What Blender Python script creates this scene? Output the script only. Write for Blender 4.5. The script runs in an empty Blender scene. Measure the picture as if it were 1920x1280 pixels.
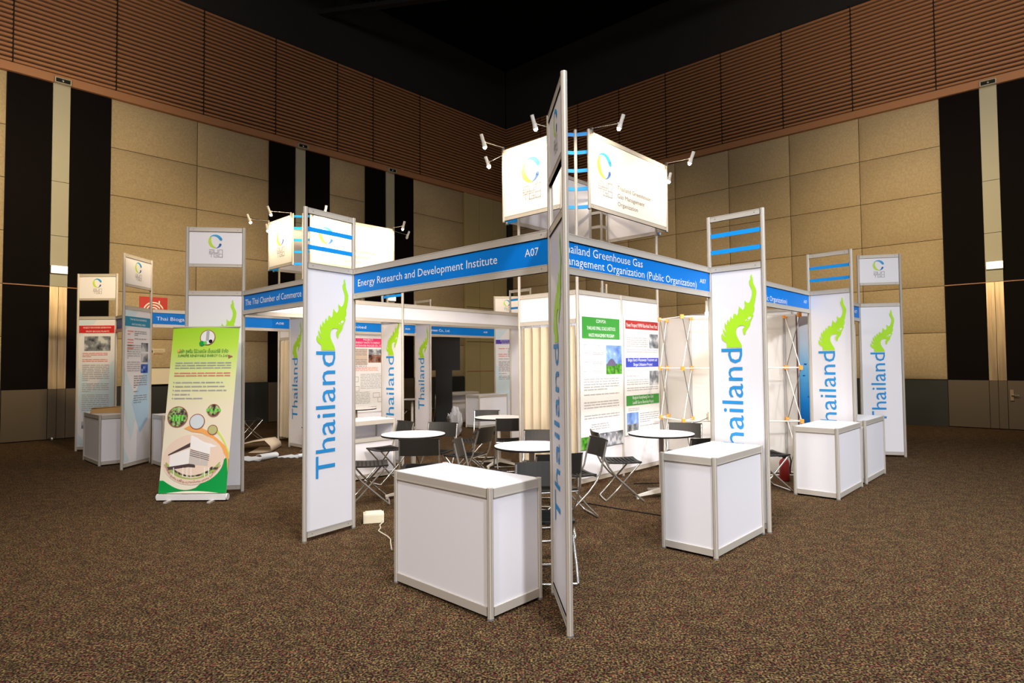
import bpy, bmesh, math, random
from mathutils import Vector, Matrix
random.seed(7)
C = bpy.context.scene.collection
PI = math.pi
R = math.radians

# ------------------------------------------------------------------ camera
F_PX, PITCH, ROLL, EYE = 1141.3, 0.03465, 0.00813, 1.577
cam_d = bpy.data.cameras.new('camera')
cam_d.sensor_width = 36.0
cam_d.lens = F_PX / 1920 * 36.0
cam_d.clip_start, cam_d.clip_end = 0.05, 200
cam = bpy.data.objects.new('camera', cam_d)
C.objects.link(cam)
fw = Vector((0, math.cos(PITCH), math.sin(PITCH)))
up0 = Vector((0, -math.sin(PITCH), math.cos(PITCH)))
rt0 = Vector((1, 0, 0))
rt = rt0 * math.cos(ROLL) - up0 * math.sin(ROLL)
up = rt0 * math.sin(ROLL) + up0 * math.cos(ROLL)
M = Matrix((rt, up, -fw)).transposed().to_4x4()
M.translation = (0, 0, EYE)
cam.matrix_world = M
bpy.context.scene.camera = cam

# ------------------------------------------------------------------ world, exposure, hall lights
sc = bpy.context.scene
sc.view_settings.view_transform = 'Standard'
sc.view_settings.look = 'None'
sc.view_settings.gamma = 1.0
sc.view_settings.use_curve_mapping = False
sc.view_settings.exposure = 0.14
w = bpy.data.worlds.new('hall_air')
sc.world = w
w.use_nodes = True
w.node_tree.nodes['Background'].inputs[0].default_value = (0.5, 0.5, 0.55, 1)
w.node_tree.nodes['Background'].inputs[1].default_value = 0.0

def light(kind, loc, energy, col, size=0.5, aim=None, spot=None, blend=0.4):
    d = bpy.data.lights.new('lamp_light', kind)
    d.energy = energy
    d.color = col
    if kind == 'AREA':
        d.shape = 'DISK'
        d.size = size
    else:
        d.shadow_soft_size = size
    if spot:
        d.spot_size = spot
        d.spot_blend = blend
    o = bpy.data.objects.new('lamp_light', d)
    o.location = loc
    if aim is not None:
        v = Vector(aim) - Vector(loc)
        o.rotation_euler = v.to_track_quat('-Z', 'Y').to_euler()
    C.objects.link(o)
    return o

COOL, PEACH = (0.93, 0.95, 1.0), (1.0, 0.88, 0.80)
# ceiling high-bay lamps of the hall, hung above and behind the camera
HALL = [(-5.0, -4.5, 8.5, 3400, PEACH, (-0.5, 4.0, 0.5), 62), (4.5, -4.5, 8.5, 5200, COOL, (1.8, 4.5, 0.5), 62), (9.5, -0.5, 8.5, 4300, COOL, (5.2, 7.2, 1.2), 60),
        (0.8, 3.4, 9.5, 2600, COOL, (0.6, 4.6, 0), 74), (-3.0, 2.5, 9.5, 1500, PEACH, (-4.5, 8.0, 0.5), 62), (0.5, 9.8, 11, 2600, PEACH, (-0.4, 10.4, 0), 66)]
for x, y, z, e, c_, aim_, cone in HALL:
    light('SPOT', (x, y, z), e * 0.80, c_, 0.45, aim_, R(cone), 1.0)
# soft general light of the hall, from high behind the camera
light('AREA', (-2.0, -6.0, 10.5), 470, (1.0, 0.92, 0.82), 4.0, (0, 8, 3))
light('AREA', (7.0, -3.0, 10.5), 230, (0.96, 0.96, 1.0), 4.0, (3, 8, 3))
# warm spots added above the stands, without fixtures, to brighten the padded walls
for x, y, z, tx, ty, tz, e, cn in [(-4.6, 8.2, 5.0, -11.0, 13.2, 3.6, 900, 88), (-2.4, 10.5, 5.0, -7.0, 17.0, 2.2, 430, 72), (0.2, 13.0, 5.0, -2.5, 21.5, 2.2, 260, 66), (2.0, 11.4, 5.0, 4.2, 19.6, 2.6, 520, 78), (5.8, 9.6, 5.0, 9.4, 14.9, 3.2, 760, 88), (7.4, 7.0, 5.0, 13.5, 11.0, 3.6, 300, 90), (-6.6, 6.0, 5.0, -14.5, 10.5, 3.6, 330, 90)]:
    light('SPOT', (x, y, z), e * 1.5, (1.0, 0.76, 0.43), 0.3, (tx, ty, tz), R(cn), 1.0)
# two more spots added without fixtures to brighten the louvre bands
for x, y, z, tx, ty, tz, e in [(-6.0, 6.5, 6.0, -11.5, 12.0, 9.4, 420), (7.0, 8.0, 6.0, 10.5, 13.5, 9.2, 420)]:
    light('SPOT', (x, y, z), e * 2.0, (1.0, 0.82, 0.62), 0.3, (tx, ty, tz), R(84), 1.0)

# ------------------------------------------------------------------ materials
MATS = {}
def mat(name, col, rough=0.6, metal=0.0, emit=None, strength=1.0, spec=0.4, noise=None, bump=None, alpha=None, trans=None):
    if name in MATS: return MATS[name]
    m = bpy.data.materials.new(name)
    m.use_nodes = True
    nt = m.node_tree
    b = nt.nodes['Principled BSDF']
    b.inputs['Base Color'].default_value = (*col, 1)
    b.inputs['Roughness'].default_value = rough
    b.inputs['Metallic'].default_value = metal
    b.inputs['Specular IOR Level'].default_value = spec
    if emit:
        b.inputs['Emission Color'].default_value = (*emit, 1)
        b.inputs['Emission Strength'].default_value = strength
    if noise:      # (scale, other colour, stretch)
        tc = nt.nodes.new('ShaderNodeTexCoord')
        mp = nt.nodes.new('ShaderNodeMapping')
        mp.inputs['Scale'].default_value = noise[2] if len(noise) > 2 else (1, 1, 1)
        n = nt.nodes.new('ShaderNodeTexNoise')
        n.inputs['Scale'].default_value = noise[0]
        n.inputs['Detail'].default_value = 4
        mx = nt.nodes.new('ShaderNodeMix')
        mx.data_type = 'RGBA'
        mx.inputs[6].default_value = (*col, 1)
        mx.inputs[7].default_value = (*noise[1], 1)
        rp = nt.nodes.new('ShaderNodeValToRGB')
        rp.color_ramp.elements[0].position = 0.35
        rp.color_ramp.elements[1].position = 0.65
        nt.links.new(tc.outputs['Object'], mp.inputs['Vector'])
        nt.links.new(mp.outputs['Vector'], n.inputs['Vector'])
        nt.links.new(n.outputs['Fac'], rp.inputs['Fac'])
        nt.links.new(rp.outputs['Color'], mx.inputs[0])
        nt.links.new(mx.outputs[2], b.inputs['Base Color'])
        if bump:
            bp = nt.nodes.new('ShaderNodeBump')
            bp.inputs['Strength'].default_value = bump
            bp.inputs['Distance'].default_value = 0.01
            nt.links.new(n.outputs['Fac'], bp.inputs['Height'])
            nt.links.new(bp.outputs['Normal'], b.inputs['Normal'])
    if trans:
        b.inputs['Transmission Weight'].default_value = 0
        ts = nt.nodes.new('ShaderNodeBsdfTranslucent')
        ts.inputs[0].default_value = (*col, 1)
        ms = nt.nodes.new('ShaderNodeMixShader')
        ms.inputs[0].default_value = trans
        nt.links.new(b.outputs[0], ms.inputs[1])
        nt.links.new(ts.outputs[0], ms.inputs[2])
        nt.links.new(ms.outputs[0], nt.nodes['Material Output'].inputs[0])
    MATS[name] = m
    return m

def ramp_mat(name, stops, scale, kind='noise', rough=0.9, stretch=(1, 1, 1), bump=0.0, detail=3):
    """colour ramp over noise / voronoi: carpet pile, printed photographs"""
    m = bpy.data.materials.new(name)
    m.use_nodes = True
    nt = m.node_tree
    b = nt.nodes['Principled BSDF']
    b.inputs['Roughness'].default_value = rough
    b.inputs['Specular IOR Level'].default_value = 0.15
    tc = nt.nodes.new('ShaderNodeTexCoord')
    mp = nt.nodes.new('ShaderNodeMapping')
    mp.inputs['Scale'].default_value = stretch
    nt.links.new(tc.outputs['Object'], mp.inputs['Vector'])
    n = nt.nodes.new('ShaderNodeTexNoise')
    n.inputs['Scale'].default_value = scale
    n.inputs['Detail'].default_value = detail
    nt.links.new(mp.outputs['Vector'], n.inputs['Vector'])
    rp = nt.nodes.new('ShaderNodeValToRGB')
    el = rp.color_ramp.elements
    while len(el) < len(stops): el.new(0.5)
    for e, (p, c) in zip(el, stops):
        e.position = p
        e.color = (*c, 1)
    nt.links.new(n.outputs['Fac'], rp.inputs['Fac'])
    nt.links.new(rp.outputs['Color'], b.inputs['Base Color'])
    if bump:
        bp = nt.nodes.new('ShaderNodeBump')
        bp.inputs['Strength'].default_value = bump
        bp.inputs['Distance'].default_value = 0.01
        nt.links.new(n.outputs['Fac'], bp.inputs['Height'])
        nt.links.new(bp.outputs['Normal'], b.inputs['Normal'])
    MATS[name] = m
    return m

ALU = mat('anodised_aluminium', (0.54, 0.50, 0.44), 0.42, 0.15)
ALU_D = mat('aluminium_groove', (0.22, 0.21, 0.20), 0.6, 0.3)
WHT = mat('white_panel', (0.80, 0.79, 0.83), 0.5)
WTOP = mat('white_laminate', (0.86, 0.86, 0.90), 0.35)
BLUE = mat('blue_vinyl', (0.0, 0.20, 0.72), 0.55, spec=0.2)
BLUE_D = mat('deep_blue_vinyl', (0.01, 0.09, 0.40), 0.5)
STRIP = mat('blue_strip', (0.0, 0.30, 0.85), 0.45)
LETW = mat('white_lettering', (0.88, 0.9, 0.92), 0.5)
THAI_B = mat('print_blue', (0.02, 0.28, 0.66), 0.5)
GREEN = mat('print_green', (0.40, 0.76, 0.02), 0.5)
CG = mat('logo_green', (0.50, 0.72, 0.06), 0.5)
CB = mat('logo_blue', (0.03, 0.35, 0.72), 0.5)
CDB = mat('logo_dark_blue', (0.03, 0.14, 0.50), 0.5)
GRY = mat('logo_grey', (0.40, 0.39, 0.42), 0.5)
TXT = mat('text_grey', (0.26, 0.26, 0.28), 0.7)
TXTL = mat('text_light_grey', (0.42, 0.42, 0.44), 0.7)
TXTR = mat('text_red', (0.75, 0.25, 0.2), 0.7)
BLK = mat('black_plastic', (0.009, 0.009, 0.009), 0.6, spec=0.2)
BLKG = mat('black_ribbed_plastic', (0.020, 0.019, 0.017), 0.45, spec=0.3)
CHR = mat('chrome_tube', (0.62, 0.61, 0.58), 0.22, 0.85)
TBLW = mat('table_white', (0.90, 0.88, 0.86), 0.35)
TLEG = mat('table_leg_grey', (0.72, 0.68, 0.62), 0.4, 0.0)
BULB = mat('halogen_bulb', (1, 1, 1), 0.5, 0, (1.0, 0.82, 0.55), 60)
LAMPW = mat('lamp_white', (0.8, 0.78, 0.74), 0.35)
CURT = mat('cream_curtain', (0.72, 0.62, 0.45), 0.85, trans=0.25)
CREAM = mat('cream_panel', (0.75, 0.68, 0.52), 0.7)
RED = mat('red_enamel', (0.20, 0.010, 0.008), 0.35)
ORG = mat('orange_plastic', (0.9, 0.35, 0.05), 0.5)
SIGNW = mat('sign_white', (0.88, 0.85, 0.78), 0.5)

# ------------------------------------------------------------------ mesh builder
def rot90(d): return Vector((-d[1], d[0]))

class MB:
    def __init__(s): s.v, s.f, s.m, s.mats, s.sm = [], [], [], [], []
    def mi(s, m):
        if m not in s.mats: s.mats.append(m)
        return s.mats.index(m)
    def add(s, vs, fs, m, smooth=False):
        k = len(s.v)
        s.v += [tuple(p) for p in vs]
        i = s.mi(m)
        for f in fs:
            s.f.append([k + j for j in f]); s.m.append(i); s.sm.append(smooth)
        return s
    def box(s, x0, x1, y0, y1, z0, z1, m):
        vs = [(x, y, z) for z in (z0, z1) for y in (y0, y1) for x in (x0, x1)]
        return s.add(vs, [(0, 2, 3, 1), (4, 5, 7, 6), (0, 1, 5, 4), (2, 6, 7, 3), (0, 4, 6, 2), (1, 3, 7, 5)], m)
    def prism(s, pts, z0, z1, m, caps=True, smooth=False):
        n = len(pts)
        vs = [(p[0], p[1], z0) for p in pts] + [(p[0], p[1], z1) for p in pts]
        fs = [(i, (i + 1) % n, n + (i + 1) % n, n + i) for i in range(n)]
        s.add(vs, fs, m, smooth)
        if caps: s.add(vs, [list(range(n - 1, -1, -1)), list(range(n, 2 * n))], m)
        return s
    def cyl(s, x, y, z0, z1, r, m, n=16, r1=None):
        r1 = r if r1 is None else r1
        a = [(math.cos(2 * PI * i / n), math.sin(2 * PI * i / n)) for i in range(n)]
        vs = [(x + r * c, y + r * d, z0) for c, d in a] + [(x + r1 * c, y + r1 * d, z1) for c, d in a]
        s.add(vs, [(i, (i + 1) % n, n + (i + 1) % n, n + i) for i in range(n)], m, True)
        return s.add(vs, [list(range(n - 1, -1, -1)), list(range(n, 2 * n))], m)
    def lathe(s, prof, m, n=20, o=(0, 0, 0)):
        vs, fs = [], []
        for r, z in prof:
            vs += [(o[0] + r * math.cos(2 * PI * i / n), o[1] + r * math.sin(2 * PI * i / n), o[2] + z) for i in range(n)]
        for k in range(len(prof) - 1):
            fs += [(k * n + i, k * n + (i + 1) % n, (k + 1) * n + (i + 1) % n, (k + 1) * n + i) for i in range(n)]
        return s.add(vs, fs, m, True)
    def tube(s, pts, r, m, n=8, closed=False, r_end=None):
        pts = [Vector(p) for p in pts]
        rings = []
        prev = None
        N = len(pts)
        for i, p in enumerate(pts):
            if closed: t = pts[(i + 1) % N] - pts[i - 1]
            else: t = pts[min(i + 1, N - 1)] - pts[max(i - 1, 0)]
            t.normalize()
            if prev is None:
                a = Vector((0, 0, 1)) if abs(t.z) < 0.9 else Vector((1, 0, 0))
                u = t.cross(a).normalized()
            else:
                u = (prev - t * prev.dot(t)).normalized()
            prev = u
            v = t.cross(u)
            rr = r if r_end is None else r + (r_end - r) * i / (N - 1)
            rings.append([p + (u * math.cos(2 * PI * j / n) + v * math.sin(2 * PI * j / n)) * rr for j in range(n)])
        vs = [q for g in rings for q in g]
        fs = []
        for k in range(N if closed else N - 1):
            k2 = (k + 1) % N
            fs += [(k * n + j, k * n + (j + 1) % n, k2 * n + (j + 1) % n, k2 * n + j) for j in range(n)]
        s.add(vs, fs, m, True)
        if not closed: s.add(vs, [list(range(n - 1, -1, -1)), [(N - 1) * n + j for j in range(n)]], m)
        return s
    def quad(s, a, b, c, d, m): return s.add([a, b, c, d], [(0, 1, 2, 3)], m)
    def build(s, name, parent=None, loc=None):
        me = bpy.data.meshes.new(name)
        me.from_pydata(s.v, [], s.f)
        for m in s.mats: me.materials.append(m)
        me.polygons.foreach_set('material_index', s.m)
        me.polygons.foreach_set('use_smooth', s.sm)
        bm = bmesh.new()
        bm.from_mesh(me)
        big = [f for f in bm.faces if len(f.verts) > 8]
        if big: bmesh.ops.triangulate(bm, faces=big)
        bm.to_mesh(me)
        bm.free()
        me.update()
        o = bpy.data.objects.new(name, me)
        C.objects.link(o)
        if parent: o.parent = parent
        if loc: o.location = loc
        return o

def build_print(mb, parent, default='print'):
    """flat print, one part per kind of print; every photograph is its own part"""
    groups = {}
    k = 0
    for f, mi_ in zip(mb.f, mb.m):
        mt = mb.mats[mi_]
        n = mt.name
        if n.startswith('photo_') and len(f) <= 5: key = ('photo', k); k += 1
        elif n.startswith('header_'): key = ('header_band', k); k += 1
        elif n == 'print_green': key = ('naga_crest', 0)
        elif n in ('print_blue', 'white_lettering', 'logo_grey', 'sign_text_brown'): key = ('lettering', 0)
        elif n in ('logo_green', 'logo_blue', 'logo_dark_blue'): key = ('logo_mark', 0)
        elif n.startswith('text_'): key = ('text_lines', 0)
        elif n.startswith('print_pale') or n.startswith('print_light'): key = ('background_shapes', 0)
        else: key = (default, 0)
        groups.setdefault(key, []).append((f, mt))
    for (name, _), fl_ in groups.items():
        q = MB()
        for f, mt in fl_: q.add([mb.v[i] for i in f], [list(range(len(f)))], mt)
        q.build(name, parent)

def tag(o, label, cat, group=None, kind=None):
    if label: o['label'] = label
    if cat: o['category'] = cat
    if group: o['group'] = group
    if kind: o['kind'] = kind
    return o
def thing(name, label, cat, loc=(0, 0, 0), rz=0.0, group=None):
    o = bpy.data.objects.new(name, None)
    C.objects.link(o)
    o.location = loc
    o.rotation_euler = (0, 0, rz)
    o.empty_display_size = 0.1
    return tag(o, label, cat, group)
def dup(root, loc, rz, label=None, group=None):
    r = root.copy(); C.objects.link(r)
    r.location = loc; r.rotation_euler = (0, 0, rz)
    if label: r['label'] = label
    if group: r['group'] = group
    for ch in list(root.children):
        c = ch.copy(); C.objects.link(c); c.parent = r
        for g in list(ch.children):
            d = g.copy(); C.objects.link(d); d.parent = c
    return r

# booth frame: u runs back-right along the right face, v back-left along the left face
TH = R(46.8)
A0 = Vector((0.274, 4.209))
EU = Vector((math.cos(TH), math.sin(TH)))
EV = Vector((-math.sin(TH), math.cos(TH)))
def W(u, v, z=0.0):
    p = A0 + EU * u + EV * v
    return (p.x, p.y, z)

# ------------------------------------------------------------------ flat print helpers (local plane: x right, z up, printed on y = yy, facing -y)
_glyphs = {}
def text_geo(s_, bold=False):
    key = s_
    if key in _glyphs: return _glyphs[key]
    cu = bpy.data.curves.new('lettering', 'FONT')
    cu.body = s_
    cu.resolution_u = 2
    o = bpy.data.objects.new('lettering', cu)
    C.objects.link(o)
    bpy.context.view_layer.update()
    me = bpy.data.meshes.new_from_object(o.evaluated_get(bpy.context.evaluated_depsgraph_get()))
    vs = [tuple(v.co) for v in me.vertices]
    fs = [list(p.vertices) for p in me.polygons]
    bpy.data.objects.remove(o)
    bpy.data.curves.remove(cu)
    bpy.data.meshes.remove(me)
    _glyphs[key] = (vs, fs)
    return vs, fs

def put_text(mb, s_, x0, x1, zb, cap, m, yy=-0.003, xform=None):
    """baseline zb, cap height cap, fitted between x0 and x1; xform(x,z)->(x,z)"""
    vs, fs = text_geo(s_)
    if not vs: return
    ax, bx = min(v[0] for v in vs), max(v[0] for v in vs)
    k = (x1 - x0) / (bx - ax)
    h = cap / 0.727
    out = []
    for v in vs:
        x, z = x0 + (v[0] - ax) * k, zb + v[1] * h
        if xform: x, z = xform(x, z)
        out.append((x, yy, z))
    mb.add(out, fs, m)

def poly(mb, pts, m, yy=-0.003):
    mb.add([(x, yy, z) for x, z in pts], [list(range(len(pts)))], m)
def rect(mb, x0, x1, z0, z1, m, yy=-0.003): poly(mb, [(x0, z0), (x1, z0), (x1, z1), (x0, z1)], m, yy)
def disc(mb, x, z, r, m, yy=-0.003, n=28, rz=None):
    rz = rz or r
    poly(mb, [(x + r * math.cos(2 * PI * i / n), z + rz * math.sin(2 * PI * i / n)) for i in range(n)], m, yy)
def band(mb, cx, cz, a0, a1, rin, rout, m, yy=-0.003, n=20):
    """arc band, rin/rout functions of t in 0..1"""
    vs, fs = [], []
    for i in range(n + 1):
        t = i / n
        a = R(a0 + (a1 - a0) * t)
        for r in (rin(t), rout(t)): vs.append((cx + r * math.cos(a), yy, cz + r * math.sin(a)))
    for i in range(n): fs.append((2 * i, 2 * i + 1, 2 * i + 3, 2 * i + 2))
    mb.add(vs, fs, m)
def stroke(mb, pts, w_, m, yy=-0.003):
    for (x0, z0), (x1, z1) in zip(pts, pts[1:]):
        d = Vector((x1 - x0, z1 - z0))
        if d.length < 1e-6: continue
        d.normalize()
        n = Vector((-d.y, d.x)) * w_ / 2
        e = d * w_ / 2
        poly(mb, [(x0 - e.x + n.x, z0 - e.y + n.y), (x0 - e.x - n.x, z0 - e.y - n.y), (x1 + e.x - n.x, z1 + e.y - n.y), (x1 + e.x + n.x, z1 + e.y + n.y)], m, yy)
def body_text(mb, x0, x1, z1, z0, pitch, m, yy=-0.003, seed=1, th=0.4, short=0.75):
    """print too small to read: rows of word-long dashes"""
    rg = random.Random(seed)
    z = z1
    while z - pitch > z0:
        last = rg.random() < 0.15
        xe = x0 + (x1 - x0) * (short * rg.random() if last else 1.0)
        x = x0
        while x < xe - 0.004:
            l = min(pitch * (1.2 + 3.2 * rg.random()), xe - x)
            rect(mb, x, x + l, z - pitch * th, z, m, yy)
            x += l + pitch * 0.4
        z -= pitch * (1.9 if last else 1.0)

def tgo_logo(mb, cx, cz, s_, yy=-0.003, mg=None, mb_=None, mt=None):
    """swoosh C and the two squared words under it; s_ = outer radius"""
    mg, mb_, mt = mg or CG, mb_ or CB, mt or GRY
    f = lambda t: math.sin(PI * min(max(t, 0), 1))
    band(mb, cx, cz, 118, 282, lambda t: s_ * (0.97 - 0.42 * f(t) ** 0.8), lambda t: s_ * 0.99, mg, yy)
    band(mb, cx, cz, 142, 24, lambda t: s_ * (0.98 - 0.36 * min(1, 1.35 * t) ** 1.1), lambda t: s_ * 1.02, mb_, yy - 0.001)
    disc(mb, cx + s_ * 0.83 * math.cos(R(22)), cz + s_ * 0.83 * math.sin(R(22)), s_ * 0.19, mb_, yy - 0.001, 14)
    band(mb, cx, cz, 276, 326, lambda t: s_ * (0.98 - 0.34 * t), lambda t: s_ * 1.0, CDB if mb_ is CB else mb_, yy - 0.001, 10)
    disc(mb, cx + s_ * 0.82 * math.cos(R(327)), cz + s_ * 0.82 * math.sin(R(327)), s_ * 0.17, CDB if mb_ is CB else mb_, yy - 0.001, 12)
    g = s_ * 0.085
    x, h, wd = cx - s_ * 0.82, s_ * 0.46, s_ * 0.50
    zt = cz - s_ * 1.22
    def P(dx, pts): stroke(mb, [(x + dx + a * wd, zt - b * h) for a, b in pts], g, mt, yy)
    P(0, [(0, 0), (1, 0), (1, 1), (0, 1), (0, 0.55), (0.6, 0.55)])
    P(wd * 1.3, [(0, 0), (0, 1), (1, 1), (1, 0)])
    P(wd * 2.6, [(0, 1), (0, 0.1), (0.35, 0), (1, 0), (1, 1)])
    zt -= h * 1.35
    P(0, [(-0.05, 0), (1.0, 0)]); P(0, [(0.5, 0), (0.5, 1)])
    P(wd * 1.3, [(1, 0), (0, 0), (0, 1), (1, 1), (1, 0.5), (0.5, 0.5)])
    P(wd * 2.6, [(0, 0), (1, 0), (1, 1), (0, 1), (0, 0)])

NAGA = [(218,1165),(222,1120),(215,1085),(190,1070),(165,1045),(152,1010),(152,970),(168,945),(180,975),(205,1000),(220,998),(190,960),(175,920),(174,872),(187,892),(213,930),(225,930),(206,885),(197,840),(203,785),(217,815),(238,835),(230,790),(240,737),(251,765),(272,785),(268,745),(285,690),(295,725),(312,738),(316,690),(324,657),(345,662),(362,690),(380,660),(386,610),(396,547),(410,575),(440,612),(460,590),(472,545),(466,510),(470,467),(485,495),(510,515),(530,500),(550,450),(562,400),(565,340),(552,290),(535,250),(528,210),(535,175),(550,165),(545,130),(550,104),(568,94),(568,130),(578,165),(578,205),(585,240),(605,290),(618,340),(615,400),(605,460),(598,510),(585,560),(590,600),(585,640),(565,680),(578,702),(560,740),(545,775),(535,800),(530,840),(515,870),(490,900),(475,930),(470,970),(455,990),(440,950),(435,900),(440,880),(458,870),(462,852),(430,838),(390,845),(360,870),(348,920),(352,980),(375,1040),(400,1090),(415,1130),(422,1165)]
def thailand_art(mb, x0, wd, white, yy=-0.003, top=2.39, green=None, blue=None):
    """vertical 'Thailand' with the naga crest; x0 = left inner edge, wd = inner width"""
    k = wd / 0.5
    X = lambda px: x0 + k * 0.5 * (0.288 + (px - 218) * 0.00154)
    Z = lambda py: 1.705 + (1165 - py) * (top - 1.705) / 1073
    poly(mb, [(X(a), Z(b)) for a, b in NAGA], green or GREEN, yy)
    for hole in ([(500, 745), (515, 722), (540, 715), (547, 735), (530, 755), (512, 758)], [(468, 770), (492, 745), (488, 768), (472, 778)], [(492, 772), (512, 768), (508, 785)]):
        poly(mb, [(X(a), Z(b)) for a, b in hole], white, yy - 0.001)
    bx = x0 + 0.301 * k
    put_text(mb, 'Thailand', 0, 1.155, 0, 0.225 * k, blue or THAI_B, yy, xform=lambda x, z: (bx - z, 0.54 + x))

def photo_mat(name, stops, scale=7, stretch=(1, 1, 1)): return ramp_mat(name, stops, scale, rough=0.6, stretch=stretch)
PH_DARK = photo_mat('photo_industrial', [(0.3, (0.03, 0.035, 0.04)), (0.5, (0.25, 0.27, 0.3)), (0.62, (0.6, 0.62, 0.65))])
PH_SKY = photo_mat('photo_sky', [(0.35, (0.10, 0.20, 0.55)), (0.55, (0.25, 0.42, 0.8)), (0.7, (0.75, 0.82, 0.92))], 5)
PH_GRASS = photo_mat('photo_grass', [(0.35, (0.02, 0.10, 0.01)), (0.55, (0.08, 0.32, 0.03)), (0.7, (0.2, 0.45, 0.06))], 18)
PH_EARTH = photo_mat('photo_earth', [(0.35, (0.03, 0.03, 0.03)), (0.5, (0.28, 0.10, 0.05)), (0.7, (0.3, 0.28, 0.26))], 9)
PH_BLUE = photo_mat('photo_machine_blue', [(0.35, (0.02, 0.03, 0.2)), (0.55, (0.05, 0.15, 0.6)), (0.7, (0.5, 0.5, 0.5))], 12)
PH_PEOPLE = photo_mat('photo_group', [(0.38, (0.03, 0.03, 0.03)), (0.5, (0.25, 0.15, 0.12)), (0.56, (0.2, 0.6, 0.1)), (0.7, (0.6, 0.5, 0.4))], 22)
PALE1 = mat('print_pale_blue', (0.62, 0.76, 0.84), 0.6)
PALE2 = mat('print_light_blue', (0.45, 0.66, 0.85), 0.6)
PAPER = mat('poster_paper', (0.82, 0.83, 0.84), 0.55)

# ------------------------------------------------------------------ setting: floor, walls, ceiling
CARPET = bpy.data.materials.new('speckled_carpet'); CARPET.use_nodes = True
_nt = CARPET.node_tree; _b = _nt.nodes['Principled BSDF']
_b.inputs['Roughness'].default_value = 0.95; _b.inputs['Specular IOR Level'].default_value = 0.1
_tc = _nt.nodes.new('ShaderNodeTexCoord')
def _noise(scale, detail, stops):
    n = _nt.nodes.new('ShaderNodeTexNoise'); n.inputs['Scale'].default_value = scale; n.inputs['Detail'].default_value = detail
    r = _nt.nodes.new('ShaderNodeValToRGB')
    _nt.links.new(_tc.outputs['Object'], n.inputs['Vector']); _nt.links.new(n.outputs['Fac'], r.inputs['Fac'])
    el = r.color_ramp.elements
    while len(el) < len(stops): el.new(0.5)
    for e, (p, c) in zip(el, stops): e.position = p; e.color = (*c, 1)
    return r.outputs['Color']
_hue = _noise(34, 3, [(0.38, (0.060, 0.018, 0.012)), (0.46, (0.028, 0.024, 0.018)), (0.52, (0.112, 0.070, 0.024)), (0.58, (0.032, 0.028, 0.020)), (0.65, (0.105, 0.036, 0.018))])
_val = _noise(84, 3, [(0.38, (0.14, 0.14, 0.14)), (0.49, (0.75, 0.75, 0.75)), (0.60, (3.0, 3.0, 2.6))])
_big = _noise(9, 2, [(0.35, (0.72, 0.72, 0.72)), (0.65, (1.15, 1.15, 1.15))])
def _mul(a, c):
    m = _nt.nodes.new('ShaderNodeMix'); m.data_type = 'RGBA'; m.blend_type = 'MULTIPLY'; m.inputs[0].default_value = 1.0
    m.clamp_result = False
    _nt.links.new(a, m.inputs[6]); _nt.links.new(c, m.inputs[7]); return m.outputs[2]
_nt.links.new(_mul(_mul(_hue, _val), _big), _b.inputs['Base Color'])
def struct(o): o['kind'] = 'structure'; return o
CX, CY = -0.177, 23.547
DL = Vector((-math.cos(0.8164), -math.sin(0.8164)))     # along the left wall, from the far corner towards the camera
DR = Vector((math.cos(0.7294), -math.sin(0.7294)))
NL, NR = Vector((-DL.y, DL.x)), Vector((DR.y, -DR.x))   # into the room
if NL.y > 0: NL = -NL
if NR.y > 0: NR = -NR
LEN = 36.0
cor = Vector((CX, CY))
pl, pr = cor + DL * LEN, cor + DR * LEN
pb = cor + DL * LEN + DR * LEN
fl = MB()
fl.add([(cor.x, cor.y + 1, 0), (pl.x - 1, pl.y, 0), (pb.x, pb.y - 1, 0), (pr.x + 1, pr.y, 0), (cor.x, cor.y + 1, -0.2), (pl.x - 1, pl.y, -0.2), (pb.x, pb.y - 1, -0.2), (pr.x + 1, pr.y, -0.2)],
       [(0, 1, 2, 3), (7, 6, 5, 4), (0, 4, 5, 1), (1, 5, 6, 2), (2, 6, 7, 3), (3, 7, 4, 0)], CARPET)
struct(fl.build('floor'))
CEIL = mat('black_ceiling', (0.006, 0.006, 0.007), 0.95, spec=0.05)
ce = MB()
ce.add([(cor.x, cor.y + 2, 13), (pl.x - 2, pl.y, 13), (pb.x, pb.y - 2, 13), (pr.x + 2, pr.y, 13), (cor.x, cor.y + 2, 13.3), (pl.x - 2, pl.y, 13.3), (pb.x, pb.y - 2, 13.3), (pr.x + 2, pr.y, 13.3)],
       [(3, 2, 1, 0), (4, 5, 6, 7), (0, 1, 5, 4), (1, 2, 6, 5), (2, 3, 7, 6), (3, 0, 4, 7)], CEIL)
ceil_o = struct(ce.build('ceiling'))
BEAM = mat('dark_steel_beam', (0.016, 0.015, 0.016), 0.8)
for k in range(5):
    b = MB()
    z0 = 12.2
    b.box(-17, 17, -0.15, 0.15, z0 + 0.55, z0 + 0.8, BEAM)
    b.box(-17, 17, -0.1, 0.1, z0 - 0.25, z0 - 0.12, BEAM)
    for j in range(34):
        x = -17 + j
        b.tube([(x, 0, z0 - 0.2), (x + 0.5, 0, z0 + 0.6), (x + 1, 0, z0 - 0.2)], 0.035, BEAM, 4)
    o = b.build('roof_truss', ceil_o)
    o.location = (pb.x * 0.5 + cor.x * 0.5, 2.0 + k * 3.6, 0)
    o.rotation_euler = (0, 0, R(-12))

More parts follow.
